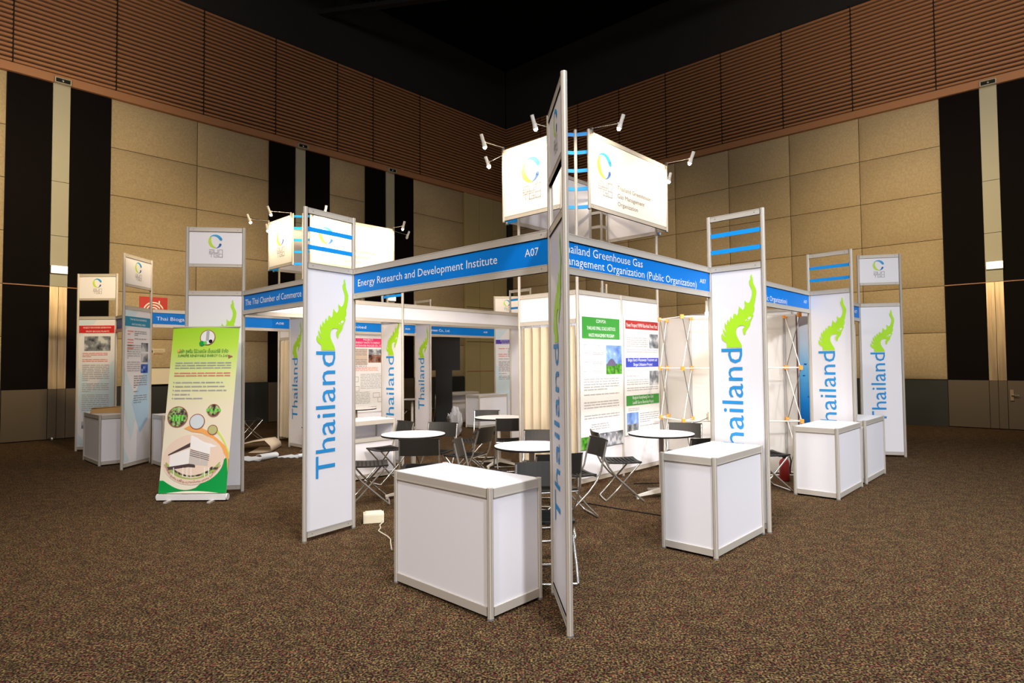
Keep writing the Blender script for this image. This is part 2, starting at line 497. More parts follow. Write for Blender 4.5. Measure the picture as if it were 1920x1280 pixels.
WALLB = mat('dark_wall', (0.02, 0.018, 0.018), 0.9)
FAB = mat('padded_fabric', (0.46, 0.365, 0.225), 0.95, spec=0.1, noise=(26, (0.39, 0.30, 0.18), (1, 1, 1)), bump=0.25)
FAB2 = mat('flat_olive_panel', (0.40, 0.33, 0.17), 0.8, spec=0.15)
SLAT = mat('brown_slat', (0.38, 0.18, 0.085), 0.6)
SLATG = mat('slat_backing', (0.018, 0.010, 0.007), 0.9)
BLKP = mat('black_wall_panel', (0.0035, 0.002, 0.002), 0.8, spec=0.1)
STEEL = mat('brushed_steel', (0.42, 0.32, 0.20), 0.38, 0.75, noise=(3, (0.30, 0.22, 0.14), (8, 8, 0.4)))
COLM = mat('grey_column_cladding', (0.42, 0.40, 0.30), 0.6)
KICK = mat('steel_kick_plate', (0.11, 0.085, 0.06), 0.45, 0.5)
EXIT = mat('lit_sign', (1, 1, 1), 0.5, 0, (0.85, 1.0, 0.92), 5)

def wall_side(name, D, N, cells, doors, flip, joints):
    """local x = distance from the far corner along D, local y = out of the wall into the room"""
    root = struct(bpy.data.objects.new(name, None)); C.objects.link(root)
    ang = math.atan2(D.y, D.x)
    root.location = (CX, CY, 0)
    root.rotation_euler = (0, 0, ang)
    sy = 1 if (rot90(D).dot(N) > 0) else -1       # which local y is into the room
    def bx(m, x0, x1, d0, d1, z0, z1, ma):
        a, b_ = sorted((sy * d0, sy * d1))
        return m.box(x0, x1, a, b_, z0, z1, ma)
    b = MB(); bx(b, 0, LEN, -0.3, -0.02, 0, 13, WALLB)
    b.build('wall_body', root)
    # padded fabric panels
    ZR = [1.10, 2.2, 3.3, 4.41, 5.52, 6.63, 7.76]
    cache = {}
    for x0, x1 in cells:
        wd = round(x1 - x0, 2)
        for k in range(6):
            h = round(ZR[k + 1] - ZR[k], 2)
            key = (wd, h)
            if key not in cache:
                m = MB()
                g, e = 0.006, 0.11
                pts = []
                for zz in (g, e, h / 2, h - e, h - g):
                    for xx in (g, e, wd / 2, wd - e, wd - g):
                        edge = xx in (g, wd - g) or zz in (g, h - g)
                        mid = xx == wd / 2 and zz == h / 2
                        d = 0.0 if edge else (0.105 if mid else 0.080)
                        pts.append((xx, sy * d, zz))
                fs = [(r * 5 + c, r * 5 + c + 1, (r + 1) * 5 + c + 1, (r + 1) * 5 + c) for r in range(4) for c in range(4)]
                if sy > 0: fs = [f[::-1] for f in fs]
                m.add(pts, fs, FAB, True)
                o = m.build('fabric_panel', root, (x0, 0, ZR[k]))
                cache[key] = o
            else:
                o = cache[key].copy(); C.objects.link(o); o.location = (x0, 0, ZR[k])
        m = MB(); bx(m, x0, x1, 0, 0.03, 0.0, 1.08, mats_wains)
        m.build('wainscot_panel', root)
    for (a, c0, c1, b_) in doors:     # black | steel column | black
        for x0, x1 in ((a, c0), (c1, b_)):
            m = MB(); bx(m, x0 + .01, x1 - .01, 0, 0.02, 1.1, 3.29, BLKP); m.build('door_panel', root)
            m = MB(); bx(m, x0 + .01, x1 - .01, 0, 0.02, 3.31, 7.76, BLKP); m.build('black_panel', root)
            m = MB(); bx(m, x0 + .01, x1 - .01, 0, 0.03, 0.02, 1.09, KICK); m.build('kick_plate', root)
        mid = (c0 + c1) / 2
        for x0, x1 in ((c0, mid - .004), (mid + .004, c1)):
            m = MB(); bx(m, x0, x1, 0, 0.035, 1.09, 3.3, STEEL); m.build('steel_stile', root)
            m = MB(); bx(m, x0, x1, 0, 0.035, 0.02, 1.085, KICK); m.build('kick_plate', root)
        for z0, z1 in ((3.31, 4.41), (4.42, 5.6), (5.61, 7.76)):
            m = MB(); bx(m, c0, c1, 0, 0.045, z0, z1, COLM); m.build('column_panel', root)
        m = MB(); bx(m, a, b_, 0, 0.03, 3.29, 3.31, SLAT); m.build('door_head', root)
    # louvre band
    m = MB(); bx(m, 0, LEN, 0, 0.10, 7.76, 7.94, SLAT); m.build('ledge', root)
    m = MB(); bx(m, 0, LEN, 0, 0.012, 7.95, 10.72, SLATG); m.build('slat_backing', root)
    sl = None
    for k in range(27):
        z = 7.975 + k * 0.1012
        if sl is None:
            m = MB()
            pr_ = [(sy * 0.013, 0.0), (sy * 0.075, 0.004), (sy * 0.088, 0.02), (sy * 0.085, 0.052), (sy * 0.013, 0.062)]
            vs = [(x, y, zz) for x in (0, LEN) for y, zz in pr_]
            n = 5
            m.add(vs, [(i, (i + 1) % n, n + (i + 1) % n, n + i) for i in range(n)] + [[4, 3, 2, 1, 0], [5, 6, 7, 8, 9]], SLAT)
            sl = m.build('slat', root, (0, 0, z))
        else:
            o = sl.copy(); C.objects.link(o); o.location = (0, 0, z)
    for x in joints:
        m = MB(); bx(m, x - 0.012, x + 0.012, 0.01, 0.091, 7.9, 10.71, SLATG); m.build('joint_strip', root)
    return root, bx, ang, sy

mats_wains = mat('dark_wainscot', (0.016, 0.018, 0.016), 0.6)
LC = [(2.26, 4.52), (6.41, 7.63), (9.49, 11.35), (11.35, 13.23)] + [(15.11 + 1.89 * i, 17.0 + 1.89 * i) for i in range(10)]
LD = [(4.52, 5.32, 5.64, 6.41), (7.63, 8.43, 8.72, 9.49), (13.23, 14.02, 14.33, 15.11)]
lw, bxL, angL, syL = wall_side('wall_left', DL, NL, LC, LD, False, [6.16, 7.42, 9.34, 11.24, 13.16, 15.03, 16.9, 4.3])
RC = [(0.31 + 1.7 * i, 2.01 + 1.7 * i) for i in range(8)] + [(15.79 + 1.7 * i, 17.49 + 1.7 * i) for i in range(10)]
RD = [(13.91, 14.68, 14.99, 15.77)]
rw, bxR, angR, syR = wall_side('wall_right', DR, NR, RC, RD, True, [1.8, 3.5, 5.18, 6.88, 8.67, 10.4, 12.11, 13.88, 15.6])
# flat olive panelling beside the far corner, left wall
for x0, x1 in ((0.05, 0.76), (0.78, 1.5), (1.52, 2.2)):
    for z0, z1 in ((0.0, 1.26), (1.29, 2.34), (2.36, 3.6), (3.62, 5.2), (5.22, 7.76)):
        m = MB(); bxL(m, x0, x1, 0, 0.04, z0, z1, FAB2); m.build('flat_panel', lw)
m = MB(); bxL(m, 2.2, 2.26, 0, 0.08, 0, 7.76, mat('pale_edge_strip', (0.42, 0.33, 0.16), 0.7)); m.build('edge_strip', lw)
m = MB(); bxL(m, 0, 2.2, 0.0, 0.055, 1.26, 1.29, SLAT); m.build('dado_strip', lw)
for nm, a, b_ in (('wall_back', pl, pb), ('wall_front', pr, pb)):
    d = (b_ - a)
    m = MB(); m.box(0, d.length, -0.15, 0.15, 0, 13, mat('plain_hall_wall', (0.16, 0.12, 0.08), 0.9))
    o = struct(m.build(nm)); o.location = (a.x, a.y, 0); o.rotation_euler = (0, 0, math.atan2(d.y, d.x))

def on_wall(D, N, s_, out, z):
    p = cor + D * s_ + N * out
    return (p.x, p.y, z)
def wall_rz(N): return math.atan2(N.y, N.x) + PI / 2      # local -y faces into the room
# lit signs and small fixtures on the columns
for D, N, s_, lab in ((DL, NL, 14.18, 'lit white exit sign on the column between black panels, far left'), (DL, NL, 8.57, 'lit exit sign on the second column of the left wall'), (DL, NL, 5.48, 'lit exit sign on the column nearest the far corner'), (DR, NR, 14.85, 'lit white exit sign on the column of the right wall')):
    t = thing('exit_sign', lab, 'sign', on_wall(D, N, s_, 0.10, 3.67), wall_rz(N), 'lit exit signs on the wall columns')
    m = MB(); m.box(-0.15, 0.15, -0.03, 0.045, -0.085, 0.085, LAMPW); m.build('housing', t)
    m = MB(); m.box(-0.135, 0.135, -0.036, -0.031, -0.07, 0.07, EXIT); m.build('lit_face', t)
for D, N, s_, lab in ((DL, NL, 14.18, 'small recessed lamp above the column at the far left'), (DL, NL, 8.57, 'small recessed lamp above the second column of the left wall'), (DL, NL, 5.48, 'small recessed lamp above the left-wall column nearest the corner'), (DR, NR, 14.85, 'small recessed lamp above the right-wall column')):
    t = thing('recessed_lamp', lab, 'lamp', on_wall(D, N, s_, 0.105, 7.80), wall_rz(N), 'recessed lamps above the wall columns')
    m = MB()
    for a in ((-0.15, 0.15, -0.06, -0.045), (-0.15, 0.15, 0.045, 0.06), (-0.15, -0.13, -0.045, 0.045), (0.13, 0.15, -0.045, 0.045)):
        m.box(a[0], a[1], -0.09, 0.0, a[2], a[3], COLM)
    m.build('frame', t)
    m = MB(); m.box(-0.129, 0.129, -0.06, -0.001, -0.044, 0.044, BLK); m.build('dark_recess', t)
    m = MB(); m.lathe([(0.0, -0.03), (0.02, -0.024), (0.03, 0), (0.02, 0.024), (0, 0.03)], CHR, 10, (0, -0.07, 0)); m.build('reflector', t)
# hose-reel sign on the left wall
t = thing('hose_reel_sign', 'square red fire hose reel sign with white rings on the left wall', 'sign', on_wall(DL, NL, 12.33, 0.085, 2.92), wall_rz(NL))
m = MB(); m.box(-0.30, 0.30, -0.012, 0.018, -0.29, 0.29, mat('red_sign', (0.55, 0.025, 0.02), 0.5)); m.build('sign_plate', t)
m = MB()
for k, (ri, ro) in enumerate(((0.195, 0.225), (0.135, 0.165), (0.075, 0.105), (0.0, 0.03))):
    band(m, 0, -0.05, 20 + 8 * k, 375, lambda t_, a=ri: a, lambda t_, a=ro: a, SIGNW, -0.015, 30)
stroke(m, [(0.12, 0.19), (0.12, 0.12)], 0.03, SIGNW, -0.015)
m.build('white_rings', t)
t = thing('wall_notice', 'small white notice with a black dot and red underline, far left wall', 'sign', on_wall(DL, NL, 12.26, 0.085, 1.88), wall_rz(NL))
m = MB(); m.box(-0.19, 0.19, -0.006, 0.018, -0.10, 0.10, mat('cream_notice', (0.62, 0.52, 0.34), 0.7)); m.build('notice_board', t)
m = MB(); disc(m, -0.13, 0.03, 0.055, BLK, -0.009); body_text(m, -0.06, 0.15, 0.05, 0.0, 0.03, TXT, -0.009, 3); rect(m, -0.05, 0.14, -0.05, -0.025, RED, -0.009); m.build('notice_print', t)
t = thing('wall_hatch', 'framed cream access hatch low on the left wall behind the booths', 'hatch', on_wall(DL, NL, 12.14, 0.09, 1.32), wall_rz(NL))
m = MB(); m.box(-0.27, 0.27, -0.012, 0.018, -0.19, 0.19, CREAM); m.build('hatch_door', t)
m = MB()
for a in ((-0.29, 0.29, 0.19, 0.205), (-0.29, 0.29, -0.205, -0.19), (-0.29, -0.275, -0.19, 0.19), (0.275, 0.29, -0.19, 0.19)): m.box(a[0], a[1], -0.018, 0.012, a[2], a[3], BLKP)
m.build('hatch_frame', t)
t = thing('door_lever', 'small steel door lever on the right-hand wall doors', 'handle', on_wall(DR, NR, 15.07, 0.06, 0.77), wall_rz(NR))
m = MB(); m.box(-0.03, 0.03, -0.01, 0.02, -0.12, 0.12, STEEL); m.tube([(0, -0.01, 0), (0, -0.06, 0), (0.12, -0.06, 0)], 0.012, CHR); m.build('lever', t)
t = thing('door_stop', 'round steel door stop at the foot of the far left doors', 'door stop', on_wall(DL, NL, 14.26, 0.12, 0.0), 0)
m = MB(); m.lathe([(0.0, 0.07), (0.02, 0.068), (0.03, 0.05), (0.03, 0.0)], CHR, 12); m.build('stop_knob', t)
# ceiling cable loop
t = thing('ceiling_cable', 'thin dark cable loop hanging from the black ceiling', 'cable', (-1.3, 15.2, 0))
m = MB(); m.tube([(-0.35, 0, 13.0), (-0.33, 0, 11.9), (-0.2, 0, 11.3), (0.05, 0, 11.15), (0.25, 0, 11.35), (0.3, 0, 11.9), (0.28, 0, 13.0)], 0.02, mat('grey_cable', (0.10, 0.10, 0.10), 0.6), 6); m.build('cable_loop', t)

# ------------------------------------------------------------------ exhibition system: poles, rails, panels
def pole_profile(r=0.020):
    pts = []
    for k in range(8):
        a = 2 * PI * (k + 0.5) / 8
        for da, rr in ((-0.30, r), (-0.09, r), (-0.07, r * 0.72), (0.07, r * 0.72), (0.09, r), (0.30, r)):
            pts.append((rr * math.cos(a + da), rr * math.sin(a + da)))
    return pts
PROF = pole_profile()
_pole = {}
def pole(parent, x, y, z0, z1, name='pole'):
    h = round(z1 - z0, 3)
    if h not in _pole:
        m = MB(); m.prism(PROF, 0, h, ALU)
        if z0 < 0.02: pass
        m.cyl(0, 0, 0.0, 0.012, 0.023, ALU_D, 12)
        o = m.build(name, parent, (x, y, z0)); _pole[h] = o
    else:
        o = _pole[h].copy(); C.objects.link(o); o.parent = parent; o.location = (x, y, z0); o.name = name
    return o
def rail(parent, x0, x1, z0, z1, y=0.0, t=0.012, name='rail'):
    m = MB()
    m.box(x0, x1, y - t, y + t, z0, z1, ALU)
    m.box(x0, x1, y - t - 0.002, y + t + 0.002, z0, z0 + 0.006, ALU)
    m.box(x0, x1, y - t - 0.002, y + t + 0.002, z1 - 0.006, z1, ALU)
    h = z1 - z0
    for xs in (x0 + 0.05, x1 - 0.05):
        m.box(xs - 0.004, xs + 0.004, y - t - 0.002, y + t + 0.002, z0 + h / 2 - 0.004, z0 + h / 2 + 0.004, ALU_D)
    return m.build(name, parent)

TOWERS = []
def tower(u, v, ang, wd, H, style, side, art, label, group='banner towers of the stands'):
    """inner pole at booth (u,v); panel runs outward at world angle ang; side: +1 viewer on +y, -1 on -y"""
    p = W(u, v)
    t = thing('banner_tower', label, 'tower', (p[0], p[1], 0), R(ang), group)
    if style == 'back': pass
    pole(t, 0, 0, 0.0, H); pole(t, wd, 0, 0.0, H)
    x0, x1 = 0.022, wd - 0.022
    rail(t, x0, x1, 0.035, 0.085); rail(t, x0, x1, 2.445, 2.5); rail(t, x0, x1, H - 0.055, H - 0.003)
    m = MB(); m.box(x0, x1, -0.004, 0.004, 0.085, 2.445, WHT)
    pn = m.build('banner_panel', t)
    m = MB()
    art(m, wd)
    # art space: x right as the viewer sees, 0..wd; facing -y
    if side > 0: m.v = [(wd - x, -y, z) for x, y, z in m.v]
    m.v = [(x, y + (0.001 if side > 0 else -0.001) * 2, z) for x, y, z in m.v]
    build_print(m, pn)
    if style == 'strips':
        for a, b_ in ((H - 0.215, H - 0.175), (H - 0.378, H - 0.338)):
            m = MB(); m.box(x0, x1, -0.006, 0.006, a, b_, STRIP); m.build('blue_strip', t)
    elif style == 'sign':
        rail(t, x0, x1, H - 0.50, H - 0.46)
        m = MB(); m.box(x0, x1, -0.004, 0.004, H - 0.46, H - 0.055, WHT)
        sp = m.build('sign_panel', t)
        m = MB(); tgo_logo(m, wd / 2 - 0.005, H - 0.178, 0.085)
        if side > 0: m.v = [(wd - x, -y, z) for x, y, z in m.v]
        m.v = [(x, y + (0.001 if side > 0 else -0.001) * 3, z) for x, y, z in m.v]
        build_print(m, sp)
    return t

def art_thai(m, wd): thailand_art(m, 0.022, wd - 0.044, WHT, -0.0055)
def art_thai_dark(m, wd): thailand_art(m, 0.022, wd - 0.044, WHT, -0.0055)
def art_corner(m, wd):    # on the wide corner panels the print is set as on the narrow ones, centred
    thailand_art(m, 0.022 + (wd - 0.544) / 2, 0.5, WHT, -0.0055)
def blue_shapes(m, wd, a, b_):
    poly(m, [(0.03, 2.43), (wd * .5, 2.43), (wd * .2, 2.2), (0.03, 2.12)], a, -0.0052)
    poly(m, [(0.03, 1.55), (wd * .55, 0.95), (wd * .28, .42), (0.03, .9)], a, -0.0052)
    poly(m, [(wd * .3, 1.0), (wd * .95, 1.7), (wd * .95, .75), (wd * .62, .52)], b_, -0.0054)
    poly(m, [(0.03, .35), (wd * .25, .12), (0.03, .12)], a, -0.0052)
def header(m, x0, x1, z0, z1, col, lines, yy=-0.006, cap=0.02):
    rect(m, x0, x1, z0, z1, col, yy)
    n = len(lines)
    for i, (s_, a, b_) in enumerate(lines):
        zb = z1 - (z1 - z0) * (i + 0.78) / n + 0.002
        put_text(m, s_, x0 + (x1 - x0) * a, x0 + (x1 - x0) * b_, zb, cap, LETW, yy - 0.001)
HRED, HTEAL, HPUR = mat('header_red', (0.62, 0.03, 0.03), 0.5), mat('header_teal', (0.02, 0.25, 0.42), 0.5), mat('header_purple', (0.05, 0.01, 0.33), 0.5)
def art_poster_red(m, wd):
    blue_shapes(m, wd, PALE1, PALE1)
    header(m, 0.03, wd - 0.03, 2.19, 2.33, HRED, [('PROJECT FOR POWER GENERATION', .12, .9), ('FROM BIOGAS PLANTS', .2, .85)], cap=0.03)
    rect(m, .13, wd - .1, 1.86, 2.13, PH_DARK, -0.0058)
    body_text(m, .1, wd - .15, 1.82, 1.62, .03, TXTR, -0.006, 5)
    body_text(m, .1, wd - .12, 1.60, .72, .035, TXTL, -0.006, 6)
    rect(m, .1, .22, .42, .55, PH_DARK, -0.0058)
def art_poster_teal(m, wd):
    blue_shapes(m, wd, PALE1, PALE2)
    header(m, 0.03, wd - 0.03, 2.19, 2.34, HTEAL, [('THAI BIOGAS BUSINESSES', .18, .85), ('AND BUSINESS AREA', .25, .8)], cap=0.03)
    body_text(m, .09, .24, 2.12, 1.72, .045, TXTR, -0.006, 8)
    body_text(m, .26, wd - .12, 2.12, 1.97, .03, TXT, -0.006, 9)
    for i, pm in enumerate((PH_DARK, PH_DARK, PH_BLUE)): rect(m, wd - .26, wd - .08, 1.80 - i * .17, 1.94 - i * .17, pm, -0.0062)
    body_text(m, .09, wd - .28, 1.9, 1.45, .033, TXTL, -0.006, 10)
    body_text(m, .26, wd - .1, 1.42, .95, .035, TXT, -0.006, 11)
def art_poster_purple(m, wd):
    blue_shapes(m, wd, PALE1, PALE1)
    header(m, 0.03, wd - 0.03, 2.06, 2.17, HPUR, [('PROGRAMME OF SMALL SCALE', .2, .97), ('METHANE FREE WASTE WORK', .25, .95)], cap=0.025)
    body_text(m, .1, .32, 1.95, 1.7, .05, TXTR, -0.006, 12)
    body_text(m, .34, wd - .08, 1.95, 1.7, .04, TXT, -0.006, 13)
    body_text(m, .1, wd - .05, 1.68, 1.1, .035, TXT, -0.006, 14)

tower(0, 0, -86.0, 0.655, 3.3, 'sign', -1, lambda m, wd: thailand_art(m, 0.05, 0.52, WHT, -0.0055), 'tallest banner tower, seen nearly edge-on at the near corner of the stand')
tower(0.0, 2.49, -124.5, 0.555, 3.0, 'strips', 1, art_thai, 'banner tower with Thailand lettering and two blue strips, left of the front counter')
tower(2.47, 0, -45.0, 0.535, 3.0, 'strips', -1, art_thai, 'Thailand banner tower with blue strips behind the counter right of the near corner')
tower(5.45, 0, -48.0, 0.535, 3.0, 'strips', -1, art_thai, 'Thailand banner tower with blue strips, second from the right edge of the stands')
tower(7.97, 0, -13.0, 0.62, 3.3, 'sign', -1, lambda m, wd: thailand_art(m, 0.06, 0.5, WHT, -0.0055), 'rightmost banner tower, logo sign on top, standing free of the counters')
tower(0.0, 5.0, -171.0, 0.665, 3.3, 'sign', 1, lambda m, wd: thailand_art(m, 0.13, 0.5, WHT, -0.0055), 'logo-topped banner tower behind the green roll-up banner')
tower(-0.05, 8.44, -90.0, 0.70, 3.3, 'sign', 1, art_poster_teal, 'logo-topped tower with a teal-headed poster, left of the roll-up banner')
tower(-0.04, 10.46, -179.3, 0.715, 3.3, 'sign', 1, art_poster_red, 'leftmost tower, logo on top and a poster with a red header')
tower(2.45, 5.0, 136.8, 0.535, 3.0, 'strips', 1, art_thai, 'Thailand banner tower on the rear face of the stand, behind the open counter')
tower(5.45, 5.0, 136.8, 0.535, 3.0, 'strips', -1, art_thai, 'rear tower whose frame and blue strips show above the curtain room')
tower(8.0, 5.0, 91.8, 0.66, 3.3, 'sign', 1, art_corner, 'tower at the hidden rear corner of the near stand')
tower(2.35, 8.44, -43.2, 0.535, 3.0, 'strips', -1, art_thai, 'Thailand tower of the far stand, just left of the near striped tower')
tower(5.37, 8.44, -43.2, 0.535, 3.0, 'strips', -1, art_thai, 'Thailand banner tower of the far stand, left of the black kiosk')
tower(7.93, 8.44, 1.8, 0.66, 3.3, 'sign', -1, art_poster_purple, 'tower of the far stand with a purple-headed poster, left of the curtain')

def fascia(pa, pb_, texts, label, sheet=BLUE, cat='fascia board'):
    """pa = left end, pb_ = right end as seen from outside (booth coords)"""
    a, b_ = Vector(W(*pa)[:2]), Vector(W(*pb_)[:2])
    d = b_ - a
    L = d.length
    t = thing('fascia_board', label, cat, (a.x, a.y, 0), math.atan2(d.y, d.x), 'fascia boards of the stands')
    x0, x1 = 0.021, L - 0.021
    for z0, z1 in ((2.445, 2.5), (2.205, 2.258)): rail(t, x0, x1, z0, z1, 0, 0.016)
    m = MB(); m.box(x0, x1, -0.006, 0.0, 2.258, 2.445, sheet); sp = m.build('sign_panel', t)
    m = MB(); m.box(x0, x1, 0.0005, 0.005, 2.258, 2.445, WHT); m.build('back_panel', t)
    m = MB()
    for s_, xa, xb, zb, cap in texts: put_text(m, s_, xa, xb, zb, cap, LETW, -0.0075)
    if texts: m.build('lettering', sp)
    return t
fascia((0, 2.49), (0, 0), [('Energy Research and Development Institute', 0.09, 1.975, 2.322, 0.070), ('A07', 2.255, 2.385, 2.335, 0.058)], 'blue fascia board reading Energy Research and Development Institute, A07')
fascia((0, 5.0), (0, 2.49), [('The Thai Chamber of Commerce', 0.07, 1.49, 2.315, 0.078), ], 'dark blue fascia board reading The Thai Chamber of Commerce')
F3T = [('Thailand Greenhouse Gas', 0.10, 1.20, 2.363, 0.066), ('Management Organization (Public Organization)', 0.10, 2.17, 2.277, 0.066), ('A07', 2.24, 2.37, 2.33, 0.045)]
fascia((0, 0), (2.47, 0), F3T, 'two-line blue fascia board, Thailand Greenhouse Gas Management Organization, right of the near corner')
fascia((2.47, 0), (5.45, 0), [('Thailand Greenhouse Gas', 0.1, 1.25, 2.363, 0.066), ('Management Organization (Public Organization)', 0.1, 2.13, 2.277, 0.066), ('A07', 2.75, 2.88, 2.33, 0.045)], 'blue fascia board ending in Public Organization, between the two right-hand towers')
fascia((5.45, 0), (7.97, 0), [('A07', 2.2, 2.36, 2.33, 0.055)], 'blue fascia board at the right end, mostly hidden behind a tower')
fascia((2.45, 5.0), (0, 5.0), [], 'fascia board on the rear face, white inside, left of the inner pole')
fascia((5.45, 5.0), (2.45, 5.0), [], 'fascia board on the rear face, white inside, behind the cafe tables')
fascia((8.0, 5.0), (5.45, 5.0), [], 'fascia board on the rear face hidden behind the curtain room')
fascia((-0.05, 8.44), (2.35, 8.44), [('Thai Biogas Energy', 0.08, 0.86, 2.322, 0.062), ('A08', 2.11, 2.27, 2.335, 0.045)], 'light blue fascia board starting with Thai Bioga, on the far stand')
fascia((2.35, 8.44), (5.37, 8.44), [('Waste Company Limited', 0.35, 1.70, 2.325, 0.060), ('A08', 2.72, 2.86, 2.335, 0.045)], 'blue fascia board of the far stand with a name ending in Limited')
fascia((5.37, 8.44), (7.93, 8.44), [('Green Co., Ltd.', 0.40, 1.03, 2.325, 0.062), ('A08', 2.15, 2.29, 2.335, 0.045)], 'blue fascia board of the far stand reading Green Co., Ltd.')
fascia((-0.04, 10.46), (-0.05, 8.44), [('ET Forest', 0.9, 1.5, 2.32, 0.07)], 'dark blue fascia board between the two poster towers at the left', BLUE_D)

def counter(u0, v0, du, dv, label, open_side=None, H=0.80):
    """near corner (u0,v0), size du x dv"""
    p = W(u0, v0)
    t = thing('counter', label, 'counter', (p[0], p[1], 0), TH, 'white panel counters')
    for x, y in ((0.02, 0.02), (du - 0.02, 0.02), (0.02, dv - 0.02), (du - 0.02, dv - 0.02)): pole(t, x, y, 0, H + 0.004, 'corner_pole')
    def side(name, a, b_):
        a, b_ = Vector(a), Vector(b_)
        d = b_ - a
        L = d.length
        e = bpy.data.objects.new(name, None)
        nm = Matrix.Translation((a.x, a.y, 0)) @ Matrix.Rotation(math.atan2(d.y, d.x), 4, 'Z')
        def xf(m):
            m.v = [tuple(nm @ Vector(q)) for q in m.v]; return m
        m = MB()
        m.box(0.02, L - 0.02, -0.014, 0.012, H - 0.062, H - 0.002, ALU)
        m.box(0.02, L - 0.02, -0.016, 0.012, H - 0.058, H - 0.052, ALU)
        xf(m).build('top_rail', t)
        m = MB(); m.box(0.02, L - 0.02, -0.014, 0.012, 0.02, 0.075, ALU); xf(m).build('bottom_rail', t)
        if name == 'open':
            m = MB(); m.box(0.02, L - 0.02, -0.014, 0.012, H - 0.29, H - 0.24, ALU); xf(m).build('mid_rail', t)
            m = MB(); m.box(0.02, L - 0.02, 0.003, 0.007, 0.075, H - 0.29, WHT); xf(m).build('side_panel', t)
            return
        m = MB(); m.box(0.018, L - 0.018, -0.004, 0.002, 0.075, H - 0.062, WHT); xf(m).build('side_panel', t)
    cs = [(0.02, 0.02), (du - 0.02, 0.02), (du - 0.02, dv - 0.02), (0.02, dv - 0.02)]
    for i in range(4): side('open' if open_side == i else 'side_panel', cs[i], cs[(i + 1) % 4])
    m = MB(); m.box(0.014, du - 0.014, 0.014, dv - 0.014, H - 0.012, H + 0.001, WTOP); m.build('counter_top', t)
    if open_side is not None:
        m = MB(); m.box(0.03, du - 0.03, 0.03, dv - 0.03, H - 0.30, H - 0.285, WTOP); m.build('shelf', t)
    return t
counter(-0.61, 0.0, 0.5, 1.0, 'white counter with aluminium edges in front, nearest the camera')
counter(1.40, -0.52, 1.0, 0.5, 'white counter in front of the blue-striped tower, right of the near corner')
counter(4.27, -0.64, 1.0, 0.5, 'white counter with its end to the camera, third along the right side')
counter(5.46, -0.64, 1.0, 0.5, 'rearmost white counter on the right, overlapping the one before it')
counter(-0.71, 8.62, 0.5, 1.0, 'beige-lit counter between the two poster towers, a card pack on top')
counter(-0.08, 7.74, 1.0, 0.5, 'white counter peeping out left of the green roll-up banner')
counter(6.85, 7.9, 1.0, 0.5, 'pale grey counter of the far stand, right of the black kiosk')
counter(0.95, 4.48, 1.0, 0.48, 'open-backed white counter with a shelf, inside the stand left of the tables', open_side=0)
counter(7.2, 9.3, 1.0, 0.5, 'low-lit counter behind the black kiosk of the far stand', open_side=0)

# ------------------------------------------------------------------ partition walls
def partition(pa, pb_, n, label, H=2.5, mats=None, skip=()):
    a, b_ = Vector(W(*pa)[:2]), Vector(W(*pb_)[:2])
    d = b_ - a
    L = d.length
    t = thing('partition_wall', label, 'partition', (a.x, a.y, 0), math.atan2(d.y, d.x), 'partition walls of the stands')
    for i in range(n):
        x0, x1 = L * i / n + 0.021, L * (i + 1) / n - 0.021
        rail(t, x0, x1, 0.04, 0.095); rail(t, x0, x1, H - 0.055, H)
        m = MB(); m.box(x0, x1, -0.003, 0.003, 0.095, H - 0.055, mats or WHT); m.build('wall_panel', t)
        if i > 0: pole(t, L * i / n, 0, 0, H)
    return t, L
RX, RY = 2.95, 2.0      # storage room of the near stand
partition((RX, RY), (RX + 2.0, RY), 2, 'white partition carrying the green and red headed posters')
partition((RX, RY + 1), (RX + 2.0, RY + 1), 2, 'rear white partition of the curtained storage room')
partition((RX + 2.0, RY), (RX + 2.0, RY + 1), 1, 'end partition of the storage room behind the lattice stand')
partition((7.93, 0.06), (7.93, 3.0), 3, 'end partition of the near stand with small posters')
R2U, R2V = 2.66, 8.52
partition((R2U, R2V), (R2U + 2.0, R2V), 2, 'white partition of the far stand carrying the pink-headed poster')
partition((R2U, R2V + 1), (R2U + 2.0, R2V + 1), 2, 'rear partition of the far storage room')
partition((R2U + 2.0, R2V), (R2U + 2.0, R2V + 1), 1, 'end partition of the far storage room')

def curtain_bay(pa, pb_, label):
    a, b_ = Vector(W(*pa)[:2]), Vector(W(*pb_)[:2])
    d = b_ - a
    L = d.length
    rz = math.atan2(d.y, d.x)
    t = thing('curtain_header', label + ' header', 'header panel', (a.x, a.y, 0), rz, 'header panels over the storage room curtains')
    t['label'] = 'white header panel above ' + label
    x0, x1 = 0.021, L - 0.021
    rail(t, x0, x1, 2.445, 2.5); rail(t, x0, x1, 2.075, 2.13)
    m = MB(); m.box(x0, x1, -0.003, 0.003, 2.13, 2.445, WHT); m.build('header_panel', t)
    c = thing('curtain', label, 'curtain', (a.x, a.y, 0), rz, 'storage room curtains')
    m = MB()
    n = 110
    top, bot = [], []
    for i in range(n + 1):
        x = x0 + 0.015 + (x1 - x0 - 0.03) * i / n
        ph = (x * 6.8) % 1.0
        y = 0.032 * math.sin(2 * PI * ph) + 0.008 * math.sin(4 * PI * ph + 1)
        top.append((x, y * 0.55, 2.045)); bot.append((x + 0.01 * math.sin(9 * x), y * 1.1, 0.10))
    m.add(top + bot, [(i, n + 1 + i, n + 2 + i, i + 1) for i in range(n)], CURT, True)
    m.build('pleated_cloth', c)
    k = 0
    for i in range(7):
        m = MB(); x = x0 + 0.08 + (x1 - x0 - 0.16) * i / 6
        m.tube([(x, 0, 2.03), (x + 0.006, 0.0, 2.055), (x, 0, 2.072)], 0.003, CHR, 5); m.build('curtain_hook', c)
